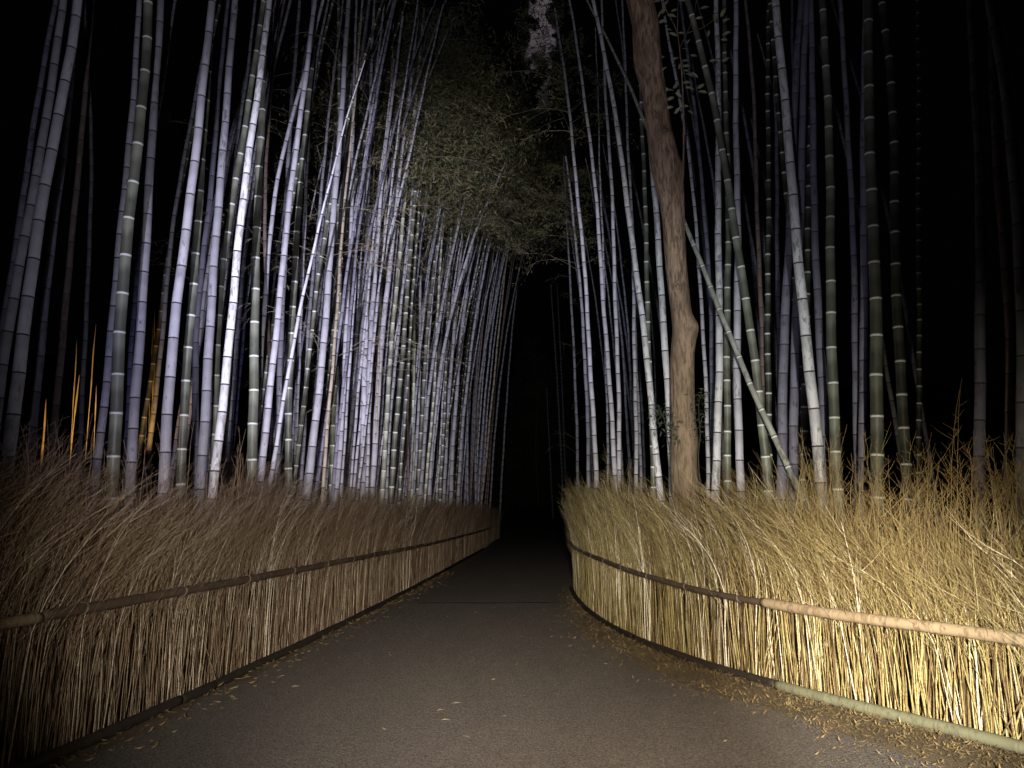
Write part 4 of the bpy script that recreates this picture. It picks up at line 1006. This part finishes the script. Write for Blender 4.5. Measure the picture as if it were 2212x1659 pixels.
# ------------------------------------------------------------------ light
def spot(name, loc, px, size, power, colr, blend=1.0, rad=0.04):
    d = bpy.data.lights.new(name, "SPOT"); d.energy = power; d.color = colr; d.spot_size = math.radians(size); d.spot_blend = blend; d.shadow_soft_size = rad
    o = bpy.data.objects.new(name, d); col.objects.link(o); o.location = loc
    tgt = np.array([0, 0, CH]) + ray(*px) * 14
    o.rotation_euler = (Vector(tgt) - Vector(loc)).to_track_quat("-Z", "Y").to_euler()
    return o
spot("canopy_fill", (-0.3, -2.0, 1.8), (1040, 480), 24, 3300, (1.0, 0.97, 0.84))  # added fill light that brightens the leaves overhead
spot("torch_beam", (-0.4, -3.0, 1.8), (900, 650), 32, 14500, (0.83, 0.81, 1.0))
spot("torch_wide", (-0.3, -0.3, 1.72), (975, 420), 74, 1080, (0.86, 0.85, 1.0))
spot("flare_tint_fill", (-0.5, -0.8, 1.7), (560, 860), 24, 800, (0.42, 0.42, 1.0))  # added blue light imitating lens flare over the left culms
spot("torch_side", (-0.1, -1.5, 1.6), (1360, 870), 34, 2700, (0.88, 0.96, 1.0))
spot("torch_hot", (0.35, -0.5, 1.6), (1835, 1400), 25, 5600, (1.0, 0.93, 0.80))
spot("torch_warm", (0.25, -0.6, 1.6), (1540, 1250), 54, 1250, (1.0, 0.87, 0.62))
spot("torch_left", (-0.1, -1.0, 1.7), (830, 1165), 43, 3200, (1.0, 0.90, 0.78))
spot("torch_path", (0.2, -0.8, 2.1), (1280, 1420), 52, 3300, (1.0, 0.85, 0.68))
for px, tp, e in [((130, 960), (140, 860), 70), ((312, 960), (330, 830), 36)]:
    l0 = at_depth(*px, CY_ - 1.1)
    d_ = bpy.data.lights.new("grove_lamp", "SPOT"); d_.energy = e; d_.color = (1.0, 0.56, 0.16); d_.spot_size = math.radians(95); d_.spot_blend = 0.8; d_.shadow_soft_size = 0.04
    lo_ = bpy.data.objects.new("grove_lamp", d_); col.objects.link(lo_); lo_.location = l0
    lo_.rotation_euler = (Vector(at_depth(*tp, CY_)) - Vector(l0)).to_track_quat("-Z", "Y").to_euler()

# ------------------------------------------------------------------ sky: night, with the glow of a town ahead
w = bpy.data.worlds.new("World"); scn.world = w; w.use_nodes = True
nt = w.node_tree; bg = nt.nodes["Background"]
sky = N(nt, "ShaderNodeTexSky", sky_type="NISHITA"); sky.sun_disc = False
sky.sun_elevation = math.radians(-9); sky.sun_rotation = math.radians(4)
tc = N(nt, "ShaderNodeTexCoord")
sx = N(nt, "ShaderNodeSeparateXYZ"); nt.links.new(tc.outputs["Generated"], sx.inputs[0])
az = N(nt, "ShaderNodeMath", operation="ARCTAN2"); nt.links.new(sx.outputs[0], az.inputs[0]); nt.links.new(sx.outputs[1], az.inputs[1])
da = N(nt, "ShaderNodeMath", operation="SUBTRACT"); nt.links.new(az.outputs[0], da.inputs[0])
el = N(nt, "ShaderNodeMath", operation="ARCSINE"); nt.links.new(sx.outputs[2], el.inputs[0])
en = N(nt, "ShaderNodeTexNoise"); en.inputs["Scale"].default_value = 14.0; en.inputs["Detail"].default_value = 6.0; nt.links.new(tc.outputs["Generated"], en.inputs["Vector"])
e1 = N(nt, "ShaderNodeMath", operation="MULTIPLY_ADD"); nt.links.new(el.outputs[0], e1.inputs[0]); e1.inputs[1].default_value = 0.084; e1.inputs[2].default_value = -0.0377
e2 = N(nt, "ShaderNodeMath", operation="MULTIPLY_ADD"); nt.links.new(en.outputs["Fac"], e2.inputs[0]); e2.inputs[1].default_value = 0.06; nt.links.new(e1.outputs[0], e2.inputs[2])
nt.links.new(e2.outputs[0], da.inputs[1])
ab = N(nt, "ShaderNodeMath", operation="ABSOLUTE"); nt.links.new(da.outputs[0], ab.inputs[0])
mr = N(nt, "ShaderNodeMapRange", interpolation_type="SMOOTHERSTEP"); mr.inputs[1].default_value = math.radians(1.0); mr.inputs[2].default_value = math.radians(1.5)
mr.inputs[3].default_value = 1.0; mr.inputs[4].default_value = 0.0
nt.links.new(ab.outputs[0], mr.inputs[0])
cn = N(nt, "ShaderNodeTexNoise"); cn.inputs["Scale"].default_value = 34.0; cn.inputs["Detail"].default_value = 7.0; cn.inputs["Roughness"].default_value = 0.65
nt.links.new(tc.outputs["Generated"], cn.inputs["Vector"])
cl = ramp(nt, cn.outputs["Fac"], [(0.49, (0.0, 0.0, 0.0)), (0.54, (1, 1, 1))])
me_ = N(nt, "ShaderNodeMapRange", interpolation_type="SMOOTHERSTEP"); me_.inputs[1].default_value = math.radians(30); me_.inputs[2].default_value = math.radians(38)
nt.links.new(el.outputs[0], me_.inputs[0])
g0 = N(nt, "ShaderNodeMath", operation="MULTIPLY"); nt.links.new(mr.outputs[0], g0.inputs[0]); nt.links.new(me_.outputs[0], g0.inputs[1])
gm = N(nt, "ShaderNodeMath", operation="MULTIPLY"); nt.links.new(g0.outputs[0], gm.inputs[0]); nt.links.new(cl, gm.inputs[1])
gcol = mix(nt, gm.outputs[0], (0.0004, 0.0004, 0.0006), (0.080, 0.066, 0.076))
sk = mix(nt, 0.02, gcol, sky.outputs[0], "ADD")
nt.links.new(sk, bg.inputs["Color"]); bg.inputs["Strength"].default_value = 1.0

# ------------------------------------------------------------------ render settings
scn.view_settings.view_transform = "Standard"; scn.view_settings.look = "None"
scn.view_settings.exposure = 0.0; scn.view_settings.gamma = 1.0
scn.render.engine = "CYCLES"
scn.cycles.max_bounces = 4; scn.cycles.diffuse_bounces = 2; scn.cycles.transparent_max_bounces = 4
scn.cycles.use_denoising = True
